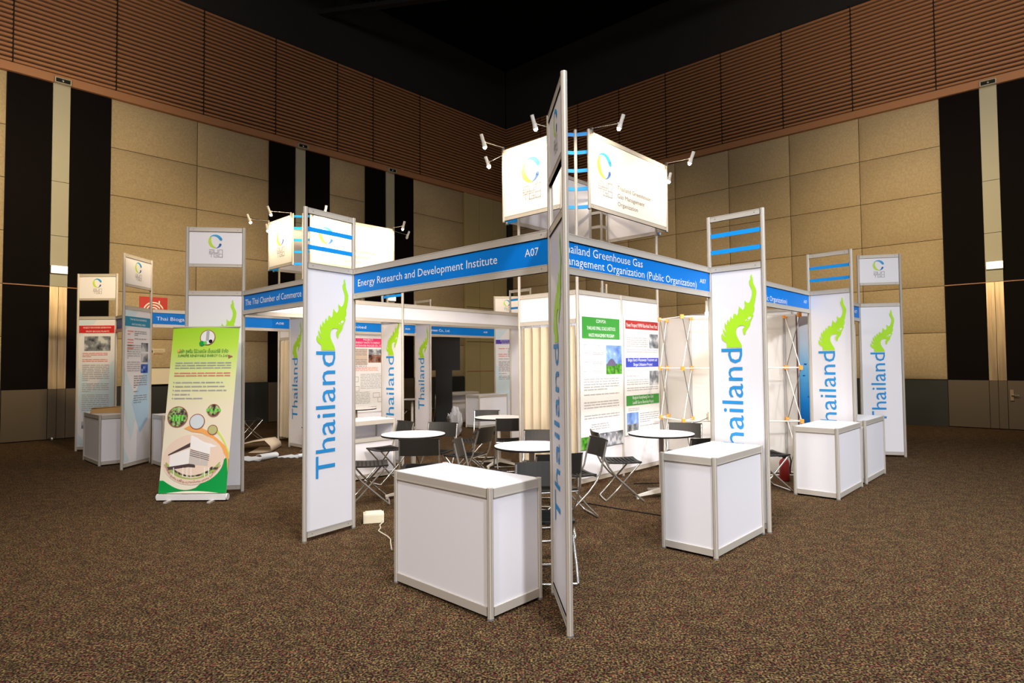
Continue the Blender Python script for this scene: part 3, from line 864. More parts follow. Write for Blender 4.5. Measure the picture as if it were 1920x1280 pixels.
curtain_bay((RX, RY + 1), (RX, RY), 'cream pleated curtain closing the near storage room')
curtain_bay((R2U, R2V + 1), (R2U, R2V), 'cream curtain of the far storage room, beside the dark hall wall')

# ------------------------------------------------------------------ overhead illuminated signs
Z0S, Z1S = 3.54, 4.53
SBR = mat('sign_text_brown', (0.20, 0.17, 0.13), 0.5)
def overhead(du, dv, near):
    tagn = 'over the near stand' if near else 'over the far left stand'
    A = [(2.95, 2.0), (4.95, 2.0), (4.95, 3.0), (2.95, 3.0)]
    A = [(a + du, b_ + dv) for a, b_ in A]
    ends = {0: [(2.80, 2.12), (3.03, 1.85)], 1: [(5.0, 1.85), (5.14, 2.05)], 2: [(5.14, 3.02), (4.92, 3.2)], 3: [(2.93, 3.2), (2.80, 3.14)]}
    t = thing('sign_frame', 'tall pole frame with blue slats carrying the lit signs ' + tagn, 'frame', (0, 0, 0))
    for k, (a, b_) in enumerate(A):
        p = W(a, b_)
        pole(t, p[0], p[1], 0.0, 4.56)
        for ea, eb in ends[k]:
            q = W(ea + du, eb + dv)
            d = Vector((q[0] - p[0], q[1] - p[1]))
            rz = math.atan2(d.y, d.x)
            for j in range(5):
                z = 3.53 + 0.235 * j
                m = MB()
                L = d.length
                nrm = rot90(d)
                ctr = Vector(W(3.95 + du, 2.5 + dv)[:2])
                s_ = 1 if nrm.dot(Vector((p[0], p[1])) - ctr) > 0 else -1
                m.box(0.018, L - 0.018, -0.006, 0.006, z, z + 0.045, ALU)
                a0, a1 = sorted((s_ * 0.0065, s_ * 0.0085))
                m.box(0.018, L - 0.018, a0, a1, z, z + 0.045, STRIP)
                rm = Matrix.Translation((p[0], p[1], 0)) @ Matrix.Rotation(rz, 4, 'Z')
                m.v = [tuple(rm @ Vector(c)) for c in m.v]
                m.build('blue_slat', t)
    # the four signs
    S = [((2.80, 3.14), (2.80, 2.12), 1, 'left-facing'), ((3.03, 1.85), (5.0, 1.85), 2, 'wide right-facing'), ((5.14, 2.05), (5.14, 3.02), 1, 'rear right'), ((4.92, 3.2), (2.93, 3.2), 2, 'wide rear')]
    for (a, b_, kind, nm) in S:
        pa, pb_ = Vector(W(a[0] + du, a[1] + dv)[:2]), Vector(W(b_[0] + du, b_[1] + dv)[:2])
        d = pb_ - pa
        L = d.length
        rz = math.atan2(d.y, d.x)
        s = thing('overhead_sign', nm + ' floodlit white sign ' + tagn, 'sign', (pa.x, pa.y, 0), rz, 'floodlit overhead signs')
        for x in (0, L):
            o = pole(s, x, 0, Z0S - 0.02, Z1S + 0.02, 'end_post')
        rail(s, 0.02, L - 0.02, Z1S - 0.055, Z1S); rail(s, 0.02, L - 0.02, Z0S, Z0S + 0.055)
        m = MB(); m.box(0.02, L - 0.02, -0.004, 0.0, Z0S + 0.055, Z1S - 0.055, SIGNW); sp = m.build('sign_face', s)
        m = MB(); m.box(0.02, L - 0.02, 0.001, 0.004, Z0S + 0.055, Z1S - 0.055, WHT); m.build('sign_back', s)
        m = MB()
        if kind == 2:
            tgo_logo(m, 0.34, 4.15, 0.17, -0.006)
            put_text(m, 'Thailand Greenhouse', 0.64, 1.50, 3.90, 0.062, SBR, -0.006)
            put_text(m, 'Gas Management', 0.64, 1.33, 3.79, 0.062, SBR, -0.006)
            put_text(m, 'Organization', 0.64, 1.15, 3.68, 0.062, SBR, -0.006)
        else: tgo_logo(m, L / 2, 4.15, 0.17, -0.006)
        build_print(m, sp)
        for i, x in enumerate((0.03, L - 0.03)):
            head = Vector((x + (0.03 if i == 0 else -0.03), -0.45, 4.53))
            off = (not near) and nm == 'rear right'
            lp = thing('spot_lamp', 'white arm spotlight, %s end of the %s sign, %s' % (('left', 'right')[i], nm, tagn.replace('over the ', '')), 'lamp', (pa.x, pa.y, 0), rz, 'arm spotlights on the overhead signs')
            m = MB()
            m.tube([(x, -0.02, 4.54), (x, -0.03, 4.56), tuple(head + Vector((0, 0.035, 0.0)))], 0.005, CHR, 6)
            m.box(x - 0.012, x + 0.012, -0.045, -0.018, 4.49, 4.57, CHR)
            m.build('arm', lp)
            # cylinder head tipped towards the sign
            ax = Vector((0.0, 0.40, -0.92)).normalized()
            m = MB()
            top = head - ax * 0.085
            m.tube([top - ax * 0.012, top, head - ax * 0.02, head + ax * 0.02], 0.024, LAMPW, 12)
            m.tube([head + ax * 0.02, head + ax * 0.045, head + ax * 0.07], 0.026, LAMPW, 12, r_end=0.034)
            m.tube([tuple(head + Vector((0, 0.02, 0))), tuple(head + Vector((0, 0.045, 0)))], 0.011, LAMPW, 8)
            m.build('lamp_head', lp)
            m = MB()
            o_ = head + ax * 0.078
            m.lathe([(0.0, -0.027), (0.018, -0.02), (0.026, 0.0), (0.018, 0.02), (0.0, 0.027)], LAMPW if off else BULB, 12, tuple(o_)); m.build('bulb', lp)
            if not off:
                rm = Matrix.Translation((pa.x, pa.y, 0)) @ Matrix.Rotation(rz, 4, 'Z')
                p0 = rm @ (head + ax * 0.13)
                p1 = rm @ Vector((x + (0.30 if i == 0 else -0.30), 0, 4.15))
                light('SPOT', p0, 44 if near else 36, (1.0, 0.80, 0.55), 0.03, p1, R(125), 0.7)
overhead(0, 0, True)
overhead(-0.32, 6.48, False)

# ------------------------------------------------------------------ posters on the walls
def poster(u, v, rz, wd, z0, z1, draw, label, base=None):
    p = W(u, v)
    t = thing('poster', label, 'poster', (p[0], p[1], 0), rz, 'posters on the stand walls')
    m = MB(); m.box(0, wd, -0.002, 0.002, z0, z1, base or PAPER); m.build('sheet', t)
    m = MB(); draw(m, wd); build_print(m, t)
    return t
GH, RH, BH, PKH = mat('header_green', (0.04, 0.30, 0.04), 0.5), mat('header_brick', (0.42, 0.03, 0.03), 0.5), mat('header_blue', (0.03, 0.06, 0.45), 0.5), mat('header_pink', (0.80, 0.02, 0.16), 0.5)
def d_green(m, wd):
    header(m, .04, wd - .07, 1.88, 2.16, GH, [('COM-POA:', .36, .62), ('THAILAND SMALL SCALE LIVESTOCK', .12, .88), ('WASTE MANAGEMENT PROGRAM', .16, .84)], cap=0.048)
    for z in (1.80, 1.70, 1.58, 1.46): 
        body_text(m, .07, .20, z, z - .03, .022, TXTL, -0.004, int(z * 100)); body_text(m, .27, .52, z, z - .045, .022, TXTL, -0.004, int(z * 90))
    rect(m, .57, wd - .02, 1.55, 1.80, PH_SKY, -0.0042); rect(m, .57, wd - .02, 1.41, 1.55, PH_GRASS, -0.0042)
    poly(m, [(.57 + .26 * i / 10, 1.52 + .10 * math.sin(PI * i / 10)) for i in range(11)], mat('dome_violet', (0.12, 0.10, 0.20), .4), -0.0047)
    body_text(m, .07, wd - .10, 1.36, 1.12, .034, TXTL, -0.004, 21)
    body_text(m, .07, wd - .10, 1.06, .93, .034, TXTL, -0.004, 22)
    body_text(m, .07, wd - .10, .89, .80, .034, TXTL, -0.004, 23)
    body_text(m, .22, wd - .35, .77, .65, .030, TXTL, -0.004, 24)
    rect(m, .0, .22, .46, .62, PH_GRASS, -0.0042); rect(m, .22, .40, .46, .62, PH_SKY, -0.0042); rect(m, .40, wd - .01, .46, .64, PH_DARK, -0.0042)
    for i in range(3):
        for q in range(2): disc(m, .52 + .14 * i, .55 + .02 * q, .03, mat('photo_silver', (0.5, 0.5, 0.55), .5), -0.0047, 14, .06)
def d_three(m, wd):
    header(m, .03, wd - .02, 2.04, 2.16, RH, [('Power Prospect 9.9MW Rice-Husk Power Plant', .03, .97)], cap=0.058)
    header(m, .03, wd - .02, 1.50, 1.63, BH, [('Biogas Starch Wastewater Treatment and', .06, .95), ('Biogas Utilization Project', .22, .8)], cap=0.044)
    header(m, .03, wd - .02, .96, 1.10, GH, [('Bangkok Kamphaeng Saen East:', .18, .82), ('Landfill Gas to Electricity Project', .18, .82)], cap=0.046)
    for k, (zt, zb, ph, left) in enumerate(((2.0, 1.67, PH_DARK, 0), (1.46, 1.14, PH_DARK, 0), (.92, .62, PH_SKY, 1))):
        body_text(m, .08, .36, zt, zt - .05, .024, TXTL, -0.004, 31 + k)
        if left:
            rect(m, .04, .34, zb - .02, zt - .06, ph, -0.0042); rect(m, .04, .34, zb - .02, zb + .08, PH_DARK, -0.0046)
            body_text(m, .38, wd - .03, zt - .08, zb, .030, TXTL, -0.004, 41)
        else:
            rect(m, wd - .28, wd - .02, zt - .23, zt - .02, ph, -0.0042)
            body_text(m, .05, wd - .31, zt - .08, zt - .25, .030, TXTL, -0.004, 42 + k)
            body_text(m, .05, wd - .04, zt - .25, zb, .030, TXTL, -0.004, 45 + k)
poster(RX + 0.02, RY - 0.019, TH, 0.97, 0.46, 2.23, d_green, 'large poster with a green header reading COM-POA')
poster(RX + 1.04, RY - 0.019, TH, 0.94, 0.55, 2.22, d_three, 'poster with red, blue and green headers beside the COM-POA poster')
def d_pink(m, wd):
    header(m, .0, wd, 1.93, 2.12, PKH, [('PROJECT:', .35, .62), ('ENERGY WASTE TO ENERGY', .16, .8), ('WASTEWATER PROCESS CO., LTD', .1, .86)], cap=0.040)
    rect(m, 0, .44, 1.55, 1.9, mat('print_tan', (0.62, 0.50, 0.42), .6), -0.0035)
    body_text(m, .05, .42, 1.88, 1.45, .035, TXT, -0.004, 51)
    rect(m, .46, wd - .01, 1.60, 1.89, PH_EARTH, -0.0042); rect(m, .46, wd - .01, 1.77, 1.89, PH_DARK, -0.0045)
    body_text(m, .05, .7, 1.50, 1.40, .03, TXTR, -0.004, 52)
    body_text(m, .26, wd - .03, 1.36, 1.0, .033, TXTL, -0.004, 53); body_text(m, .05, .5, .98, .7, .033, TXTL, -0.004, 54)
    for a, b_ in ((.05, 1.3), (.07, 1.1), (.58, .95), (.70, .85)):
        stroke(m, [(a, b_), (a + .16, b_), (a + .16, b_ - .1), (a, b_ - .1), (a, b_)], .008, TXT, -0.004)
    body_text(m, .05, wd - .03, .66, .58, .033, TXTL, -0.004, 55)
poster(R2U + 1.03, R2V - 0.019, TH, 0.94, 0.55, 2.14, d_pink, 'poster with a bright pink header on the far stand')
poster(R2U + 0.03, R2V - 0.019, TH, 0.94, 0.55, 2.14, d_three, 'poster on the far stand hidden by the left tower')
def d_small(m, wd):
    rect(m, .02, wd - .02, 1.95, 2.12, HPUR, -0.0042); rect(m, .02, wd - .02, 1.80, 1.9, PH_EARTH, -0.0042)
    rect(m, .02, wd - .02, 1.28, 1.38, mat('print_rose', (0.5, 0.2, 0.2), .6), -0.0042); rect(m, .02, wd - .02, 1.12, 1.2, PH_DARK, -0.0042); rect(m, .02, wd - .02, .88, 1.04, mat('print_amber', (0.6, 0.25, 0.08), .6), -0.0042)
poster(7.93 - 0.019, 0.95, TH - PI / 2, 0.9, 0.6, 2.16, d_small, 'narrowly visible poster with purple and orange blocks, between the two rightmost towers')

# ------------------------------------------------------------------ folding chairs and round tables
def make_chair():
    t = thing('folding_chair', 'x', 'chair')
    m = MB()
    vs, fs = [], []
    nx, ny = 6, 6
    for k in (0, 1):
        for i in range(nx + 1):
            for j in range(ny + 1):
                x = -0.19 + 0.38 * i / nx
                hw = 0.205 - 0.012 * (i / nx)
                y = hw * (2 * j / ny - 1)
                z = 0.452 - 0.010 * math.cos(PI * (j / ny - .5)) - 0.006 * math.sin(PI * i / nx) + (0.0 if k else -0.018)
                vs.append((x, y, z))
    N = (nx + 1) * (ny + 1)
    for i in range(nx):
        for j in range(ny):
            a = i * (ny + 1) + j
            q = (a, a + ny + 1, a + ny + 2, a + 1)
            fs.append(tuple(N + c for c in q)); fs.append(q[::-1])
    rim = [j for j in range(ny + 1)] + [i * (ny + 1) + ny for i in range(1, nx + 1)] + [nx * (ny + 1) + j for j in range(ny - 1, -1, -1)] + [i * (ny + 1) for i in range(nx - 1, 0, -1)]
    for a, b_ in zip(rim, rim[1:] + rim[:1]): fs.append((a, b_, N + b_, N + a))
    m.add(vs, fs, BLKG)
    for i in range(7): m.box(-0.15 + i * 0.045, -0.135 + i * 0.045, -0.16, 0.16, 0.4405, 0.4475, BLK)
    m.build('seat', t)
    m = MB()
    vs, fs = [], []
    n = 10
    for k in (0, 1):
        for i in range(n + 1):
            y = -0.215 + 0.43 * i / n
            c = 0.035 * (1 - (2 * i / n - 1) ** 2)
            for z, dx in ((0.60, 0.045), (0.785, 0.0)):
                vs.append((-0.315 + dx - c + (0.012 if k else 0), y, z))
    N = 2 * (n + 1)
    for i in range(n):
        q = (2 * i, 2 * i + 1, 2 * i + 3, 2 * i + 2)
        fs += [q, tuple(N + c for c in q[::-1]), (2 * i + 1, N + 2 * i + 1, N + 2 * i + 3, 2 * i + 3), (2 * i, 2 * i + 2, N + 2 * i + 2, N + 2 * i)]
    fs += [(0, N, N + 1, 1), (2 * n, 2 * n + 1, N + 2 * n + 1, N + 2 * n)]
    m.add(vs, fs, BLKG)
    m.build('backrest', t)
    for s_ in (-1, 1):
        m = MB()
        m.tube([(-0.305, s_ * 0.205, 0.77), (-0.262, s_ * 0.207, 0.60), (-0.235, s_ * 0.21, 0.48), (-0.19, s_ * 0.212, 0.39), (-0.10, s_ * 0.212, 0.28), (0.10, s_ * 0.212, 0.10), (0.20, s_ * 0.208, 0.012)], 0.0105, CHR, 8)
        m.build('leg', t)
        m = MB()
        m.tube([(0.175, s_ * 0.18, 0.435), (0.05, s_ * 0.182, 0.30), (-0.10, s_ * 0.182, 0.13), (-0.20, s_ * 0.178, 0.03), (-0.215, s_ * 0.165, 0.014)], 0.0105, CHR, 8)
        m.build('leg', t)
    m = MB(); m.tube([(0.20, -0.20, 0.012), (0.205, 0, 0.011), (0.20, 0.20, 0.012)], 0.0105, CHR, 8); m.build('foot_bar', t)
    m = MB(); m.tube([(-0.215, -0.165, 0.014), (-0.22, 0, 0.011), (-0.215, 0.165, 0.014)], 0.0105, CHR, 8); m.build('foot_bar', t)
    m = MB(); m.tube([(-0.19, -0.21, 0.425), (-0.19, 0.21, 0.425)], 0.008, CHR, 6); m.build('cross_bar', t)
    return t
chair0 = make_chair()
CH = [  # x, y, facing deg, label
    (-1.62, 6.98, 14, 'folding chair with a brown-lit seat beside the left tower, facing right'),
    (-1.70, 8.20, 222, 'folding chair behind the first chair, turned towards the left, by the open counter'),
    (-1.02, 6.76, 96, 'folding chair with its black back to the camera at the left table'),
    (-1.02, 7.90, 254, 'folding chair facing the camera on the far side of the left table'),
    (-0.27, 6.32, -6, 'folding chair seen edge-on left of the middle table'),
    (-0.62, 8.98, 8, 'folding chair seen from its side left of the rear table'),
    (-0.60, 7.62, 155, 'folding chair showing the back of its tilted backrest, between the tables'),
    (-0.44, 9.93, 268, 'folding chair facing the camera behind the rear table'),
    (-0.06, 9.02, 96, 'folding chair with its back to the camera before the rear table'),
    (0.30, 6.88, 262, 'folding chair behind the middle table, in front of the curtain'),
    (0.33, 5.62, 104, 'folding chair with its black back to the camera, tucked under the middle table'),
    (0.24, 4.55, 272, 'folding chair facing the camera behind the nearest counter'),
    (0.60, 6.30, 197, 'folding chair facing left, right of the edge-on tower'),
    (1.25, 7.08, 4, 'folding chair seen from its side in front of the posters'),
    (2.10, 7.58, 248, 'folding chair facing the camera behind the right table'),
    (1.93, 6.62, 108, 'folding chair with its black back to the camera, before the right table'),
    (3.12, 7.52, 8, 'folding chair seen between the two right-hand counters'),
    (-5.45, 12.75, 40, 'dark folding chair far back, seen through the left booth opening'),
    (-2.75, 14.9, 10, 'dark folding chair at the left end of the far table'),
    (-2.2, 15.35, 265, 'dark folding chair behind the far stand'),
    (-3.55, 11.1, 160, 'dark folding chair at the far left table'),
]
for i, (x, y, a, lab) in enumerate(CH):
    if i == 0:
        chair0.location = (x, y, 0); chair0.rotation_euler = (0, 0, R(a)); chair0['label'] = lab; chair0['group'] = 'folding chairs in the stands'
    else: dup(chair0, (x, y, 0), R(a), lab)
def make_table():
    t = thing('round_table', 'x', 'table')
    m = MB()
    m.cyl(0, 0, 0.722, 0.742, 0.375, TBLW, 48)
    tt = m.build('table_top', t)
    m = MB(); m.lathe([(0.3755, 0.7405), (0.378, 0.738), (0.378, 0.724), (0.3755, 0.7215)], BLK, 48); m.build('edge_band', tt)
    m = MB(); m.box(-0.10, 0.10, -0.10, 0.10, 0.708, 0.722, BLK); m.build('mounting_plate', t)
    m = MB(); m.cyl(0, 0, 0.08, 0.71, 0.029, TLEG, 16); m.build('column', t)
    for k in range(4):
        m = MB()
        vs = []
        for x, hw, z0, z1 in ((0.02, 0.028, 0.06, 0.11), (0.30, 0.018, 0.03, 0.05), (0.33, 0.018, 0.025, 0.045)):
            vs += [(x, -hw, z0), (x, hw, z0), (x, hw, z1), (x, -hw, z1)]
        m.add(vs, [(3, 2, 1, 0), (0, 1, 5, 4), (1, 2, 6, 5), (2, 3, 7, 6), (3, 0, 4, 7), (4, 5, 9, 8), (5, 6, 10, 9), (6, 7, 11, 10), (7, 4, 8, 11), (8, 9, 10, 11)], TLEG)
        m.cyl(0.31, 0, 0.0, 0.03, 0.016, TLEG, 10)
        rm = Matrix.Rotation(k * PI / 2, 4, 'Z')
        m.v = [tuple(rm @ Vector(q)) for q in m.v]
        m.build('foot', t)
    return t
tab0 = make_table()
TB = [(-1.18, 7.26, 20, 'round white table at left, nearest the open counter'), (0.19, 6.16, 35, 'round white table behind the nearest counter, cut by the edge-on tower'),
      (-0.21, 9.40, 60, 'round white table at the rear with a cream-lit top'), (1.73, 7.13, 15, 'round white table in front of the posters at right'),
      (-2.95, 11.5, 10, 'round white table far left, just above the open counter'), (-2.35, 14.3, 30, 'round white table in the far stand, behind the tower gap')]
for i, (x, y, a, lab) in enumerate(TB):
    if i == 0: tab0.location = (x, y, 0); tab0.rotation_euler = (0, 0, R(a)); tab0['label'] = lab; tab0['group'] = 'round tables in the stands'
    else: dup(tab0, (x, y, 0), R(a), lab)

# ------------------------------------------------------------------ lattice pop-up display
t = thing('lattice_display_stand', 'folding lattice display stand with orange joints and white fabric, behind the right tower', 'display stand')
FR = [(2.17, 8.93), (2.33, 8.33), (3.13, 8.22), (3.86, 8.16)]
BK = [(2.32, 9.12), (2.55, 8.66), (3.20, 8.50), (3.80, 8.46)]
ZZ = [0.05, 0.765, 1.48, 2.19]
TUB = mat('pale_lattice_tube', (0.85, 0.82, 0.76), 0.35, 0.0)
TUBD = mat('dark_lattice_tube', (0.25, 0.24, 0.22), 0.35, 0.4)
for side, P in ((0, FR), (1, BK)):
    for i, (x, y) in enumerate(P):
        for z in ZZ:
            m = MB(); m.box(x - 0.022, x + 0.022, y - 0.022, y + 0.022, z - 0.028, z + 0.028, ORG); m.build('joint', t)
for k, z in enumerate(ZZ):
    for i in range(3):
        m = MB(); m.tube([(*FR[i], z), (*FR[i + 1], z)], 0.010, TUB, 6); m.build('strut', t)
    for i in range(4):
        m = MB(); m.tube([(*FR[i], z), (*BK[i], z)], 0.006, TUB, 6); m.build('strut', t)
for k in range(3):
    for i in range(4):
        a, b_ = FR[i], BK[i]
        m = MB(); m.tube([(*a, ZZ[k]), (*b_, ZZ[k + 1])], 0.006, TUB, 6); m.build('brace', t)
        m = MB(); m.tube([(a[0] + .01, a[1], ZZ[k + 1]), (b_[0] + .01, b_[1], ZZ[k])], 0.006, TUBD, 6); m.build('brace', t)
BARM = mat('grey_channel_bar', (0.35, 0.35, 0.35), 0.5)
for x, y in BK:
    m = MB(); m.box(x - 0.014, x + 0.014, y + 0.024, y + 0.034, 0.03, 2.2, BARM); m.build('channel_bar', t)
FABW = mat('white_stretch_fabric', (0.82, 0.79, 0.75), 0.8, trans=0.35)
Q = [(2.12, 9.30)] + [(x, y + 0.045) for x, y in BK[:]] + [(3.93, 8.40)]
for a, b_ in zip(Q, Q[1:]):
    m = MB(); vs, fs = [], []
    for i in range(7):
        f_ = i / 6; bow = 0.02 * math.sin(PI * f_)
        x, y = a[0] + (b_[0] - a[0]) * f_, a[1] + (b_[1] - a[1]) * f_ + bow
        vs += [(x, y, 0.02), (x, y, 2.21)]
    for i in range(6): fs.append((2 * i, 2 * i + 2, 2 * i + 3, 2 * i + 1))
    m.add(vs, fs, FABW, True)
    # faint fold arcs in the stretched cloth
    m.build('fabric_panel', t)
m = MB(); m.box(3.925, 3.935, 8.385, 8.42, 0.03, 2.2, mat('dark_edge', (0.10, 0.05, 0.06), .6)); m.build('end_edge', t)
# ocean graphic end panel
OCEAN = bpy.data.materials.new('ocean_graphic'); OCEAN.use_nodes = True
nt = OCEAN.node_tree; b = nt.nodes['Principled BSDF']; b.inputs['Roughness'].default_value = .5
tc = nt.nodes.new('ShaderNodeTexCoord'); sp_ = nt.nodes.new('ShaderNodeSeparateXYZ'); mr = nt.nodes.new('ShaderNodeMapRange'); rp = nt.nodes.new('ShaderNodeValToRGB')
mr.inputs[1].default_value = 0.6; mr.inputs[2].default_value = 2.3
nt.links.new(tc.outputs['Object'], sp_.inputs[0]); nt.links.new(sp_.outputs[2], mr.inputs[0]); nt.links.new(mr.outputs[0], rp.inputs[0]); nt.links.new(rp.outputs[0], b.inputs['Base Color'])
el = rp.color_ramp.elements
for p_, c_ in ((0.0, (0.0, 0.08, 0.35)), (0.22, (0.0, 0.22, 0.6)), (0.5, (0.15, 0.5, 0.8)), (0.72, (0.62, 0.72, 0.82)), (1.0, (0.85, 0.72, 0.68))):
    if p_ in (0.0, 1.0): e_ = el[0 if p_ == 0 else -1]; e_.position = p_
    else: e_ = el.new(p_)
    e_.color = (*c_, 1)
g = thing('ocean_graphic_panel', 'narrow graphic panel shading from pink to deep blue, at the right end of the lattice stand', 'graphic panel', (4.035, 8.56, 0), R(24))
m = MB(); m.box(0, 0.30, -0.004, 0.004, 0.06, 2.2, OCEAN); m.build('graphic_sheet', g)
m = MB()
for x, z, s_ in ((.10, 1.52, .025), (.07, 1.36, .02), (.2, 1.22, .025), (.15, 1.06, .02), (.22, 1.43, .02)):
    poly(m, [(x - s_, z), (x, z + s_ * .6), (x + s_, z + s_ * .2), (x + s_ * 1.6, z + s_ * .8), (x + s_ * 1.4, z - s_ * .4), (x, z - s_ * .5)], BLUE_D, -0.006)
m.build('fish_shapes', g)
# arm lamp on the right tower's inner pole, plus added lamps, hidden by the fascias, to brighten the stands
def booth_lamp(u, v, z, aim, e, label, col=(1.0, 0.83, 0.66)):
    p = Vector(W(u, v, z))
    a = Vector(aim)
    lp = thing('booth_lamp', label, 'lamp', p, 0, 'small lamps inside the stands')
    m = MB(); m.tube([(0, 0, 0.13), (0, 0, 0.05)], 0.006, CHR, 6); m.build('arm', lp)
    m = MB(); m.cyl(0, 0, -0.06, 0.06, 0.022, LAMPW, 12, 0.020); m.build('lamp_head', lp)
    m = MB(); m.lathe([(0.0, -0.028), (0.02, -0.018), (0.028, 0), (0.022, 0.01)], BULB, 12, (0, 0, -0.066)); m.build('bulb', lp)
    light('SPOT', p - Vector((0, 0, 0.12)), e * 1.5, col, 0.04, a, R(118), 0.9)
booth_lamp(2.62, 0.10, 2.13, W(4.6, 1.6, 0.8), 42, 'white lamp hanging inside the fascia beside the right striped tower')
booth_lamp(4.0, 0.12, 2.36, W(5.0, 1.8, 0.8), 46, 'added unseen lamp inside the right-hand fascia facing the lattice stand')
booth_lamp(0.15, 1.6, 2.36, W(3.2, 3.8, 0.8), 110, 'added unseen lamp behind the Energy Research fascia above the cafe tables')
booth_lamp(0.15, 0.5, 2.36, W(2.9, 2.6, 0.8), 50, 'added unseen lamp behind the Energy Research fascia nearest the corner')
booth_lamp(0.12, 3.6, 2.36, W(2.5, 5.0, 2.3), 130, 'added unseen lamp behind the Chamber of Commerce fascia')
booth_lamp(2.2, 0.14, 2.36, W(3.4, 1.6, 0.3), 32, 'added unseen lamp behind the two-line fascia facing the posters')
booth_lamp(1.2, 5.14, 2.36, W(1.4, 8.4, 1.9), 70, 'added unseen lamp on the rear fascia facing the far stand, left')  # rear lamps added out of sight to brighten the far stand's boards
booth_lamp(4.1, 5.14, 2.36, W(4.2, 8.4, 1.9), 90, 'added unseen lamp on the rear fascia facing the far stand, middle')
booth_lamp(6.4, 5.14, 2.36, W(6.8, 8.4, 1.9), 70, 'added unseen lamp on the rear fascia facing the far stand, right')
booth_lamp(1.6, 8.62, 2.36, W(3.0, 10.5, 0.6), 25, 'added unseen lamp behind the far stand fascia')

# ------------------------------------------------------------------ roll-up banner
BW = 0.79
t = thing('roll_up_banner', 'green and cream roll-up banner leaning slightly, left foreground', 'banner', (-4.13, 7.14, 0), 0)
m = MB()
m.box(0.0, 0.80, -0.04, 0.04, 0.018, 0.078, mat('banner_base_white', (0.75, 0.74, 0.72), .35)); m.build('base_case', t)
for x in (-0.004, 0.804):
    m = MB(); m.cyl(0, 0, -0.008, 0.008, 0.037, mat('banner_base_white', (0, 0, 0)), 16)
    rm = Matrix.Translation((x, 0, 0.047)) @ Matrix.Rotation(PI / 2, 4, 'Y'); m.v = [tuple(rm @ Vector(q)) for q in m.v]; m.build('end_cap', t)
for x in (0.15, 0.65):
    m = MB(); m.box(x - .02, x + .02, -0.13, 0.13, 0.0, 0.018, ALU); m.build('foot', t)
SHX, SHY, TOPZ = 0.085, 0.13, 2.03
def BN(x, z, off=0.0):      # sheet coords -> leaning plane
    return (x + (z - 0.09) / (TOPZ - 0.09) * SHX, SHY * (z - 0.09) / (TOPZ - 0.09) - 0.0 + off - 0.012 * math.sin(PI * x / BW), z)
GRAD = bpy.data.materials.new('banner_gradient'); GRAD.use_nodes = True
nt = GRAD.node_tree; b = nt.nodes['Principled BSDF']; b.inputs['Roughness'].default_value = .45
tc = nt.nodes.new('ShaderNodeTexCoord'); sp_ = nt.nodes.new('ShaderNodeSeparateXYZ'); mr = nt.nodes.new('ShaderNodeMapRange'); rp = nt.nodes.new('ShaderNodeValToRGB')
mr.inputs[1].default_value = 0.1; mr.inputs[2].default_value = 2.03
nt.links.new(tc.outputs['Object'], sp_.inputs[0]); nt.links.new(sp_.outputs[2], mr.inputs[0]); nt.links.new(mr.outputs[0], rp.inputs[0]); nt.links.new(rp.outputs[0], b.inputs['Base Color'])
el = rp.color_ramp.elements
el[0].position = 0.0; el[0].color = (0.86, 0.80, 0.66, 1); el[1].position = 1.0; el[1].color = (0.35, 0.68, 0.02, 1)
for p_, c_ in ((0.50, (0.86, 0.78, 0.58)), (0.72, (0.72, 0.80, 0.34)), (0.88, (0.48, 0.76, 0.06))):
    e_ = el.new(p_); e_.color = (*c_, 1)
m = MB()
nz, nx = 12, 12
vs = [BN(BW * i / nx, 0.09 + (TOPZ - 0.09) * j / nz) for j in range(nz + 1) for i in range(nx + 1)]
fs = [(j * (nx + 1) + i, j * (nx + 1) + i + 1, (j + 1) * (nx + 1) + i + 1, (j + 1) * (nx + 1) + i) for j in range(nz) for i in range(nx)]
m.add(vs, fs, GRAD, True); sheet = m.build('banner_sheet', t)
m = MB(); m.tube([BN(-0.005, TOPZ), BN(BW + 0.005, TOPZ)], 0.012, ALU, 8); m.build('top_bar', t)
m = MB(); m.tube([(0.4, 0.06, 0.03), (0.45, 0.19, TOPZ - 0.01)], 0.010, ALU, 8); m.build('support_pole', t)
LG = mat('banner_lime', (0.62, 0.80, 0.10), .5); DG = mat('banner_green', (0.0, 0.33, 0.06), .5); OR = mat('banner_orange', (0.90, 0.42, 0.12), .5)
CRM = mat('banner_cream', (0.86, 0.68, 0.54), .5); LGR = mat('banner_grass', (0.36, 0.50, 0.12), .6); RIM = mat('circle_rim', (0.35, 0.12, 0.08), .5)
ROOF = mat('pic_roof_dark', (0.08, 0.05, 0.05), .6); PWALL = mat('pic_wall', (0.92, 0.90, 0.88), .6); PW2 = mat('pic_wall_shade', (0.62, 0.56, 0.52), .6); DTX = mat('banner_text_green', (0.03, 0.22, 0.05), .6)
def to_banner(m):
    m.v = [BN(x, z, y) for x, y, z in m.v]; return m
PS = lambda px, py: ((px - 0) * BW, 0.09 + (1 - py) * (TOPZ - 0.09))       # unit picture coords, y down
m = MB()
def arcpts(cx, cy, rx, ry, a0, a1, n=24): return [PS(cx + rx * math.cos(R(a0 + (a1 - a0) * i / n)), cy + ry * math.sin(R(a0 + (a1 - a0) * i / n))) for i in range(n + 1)]
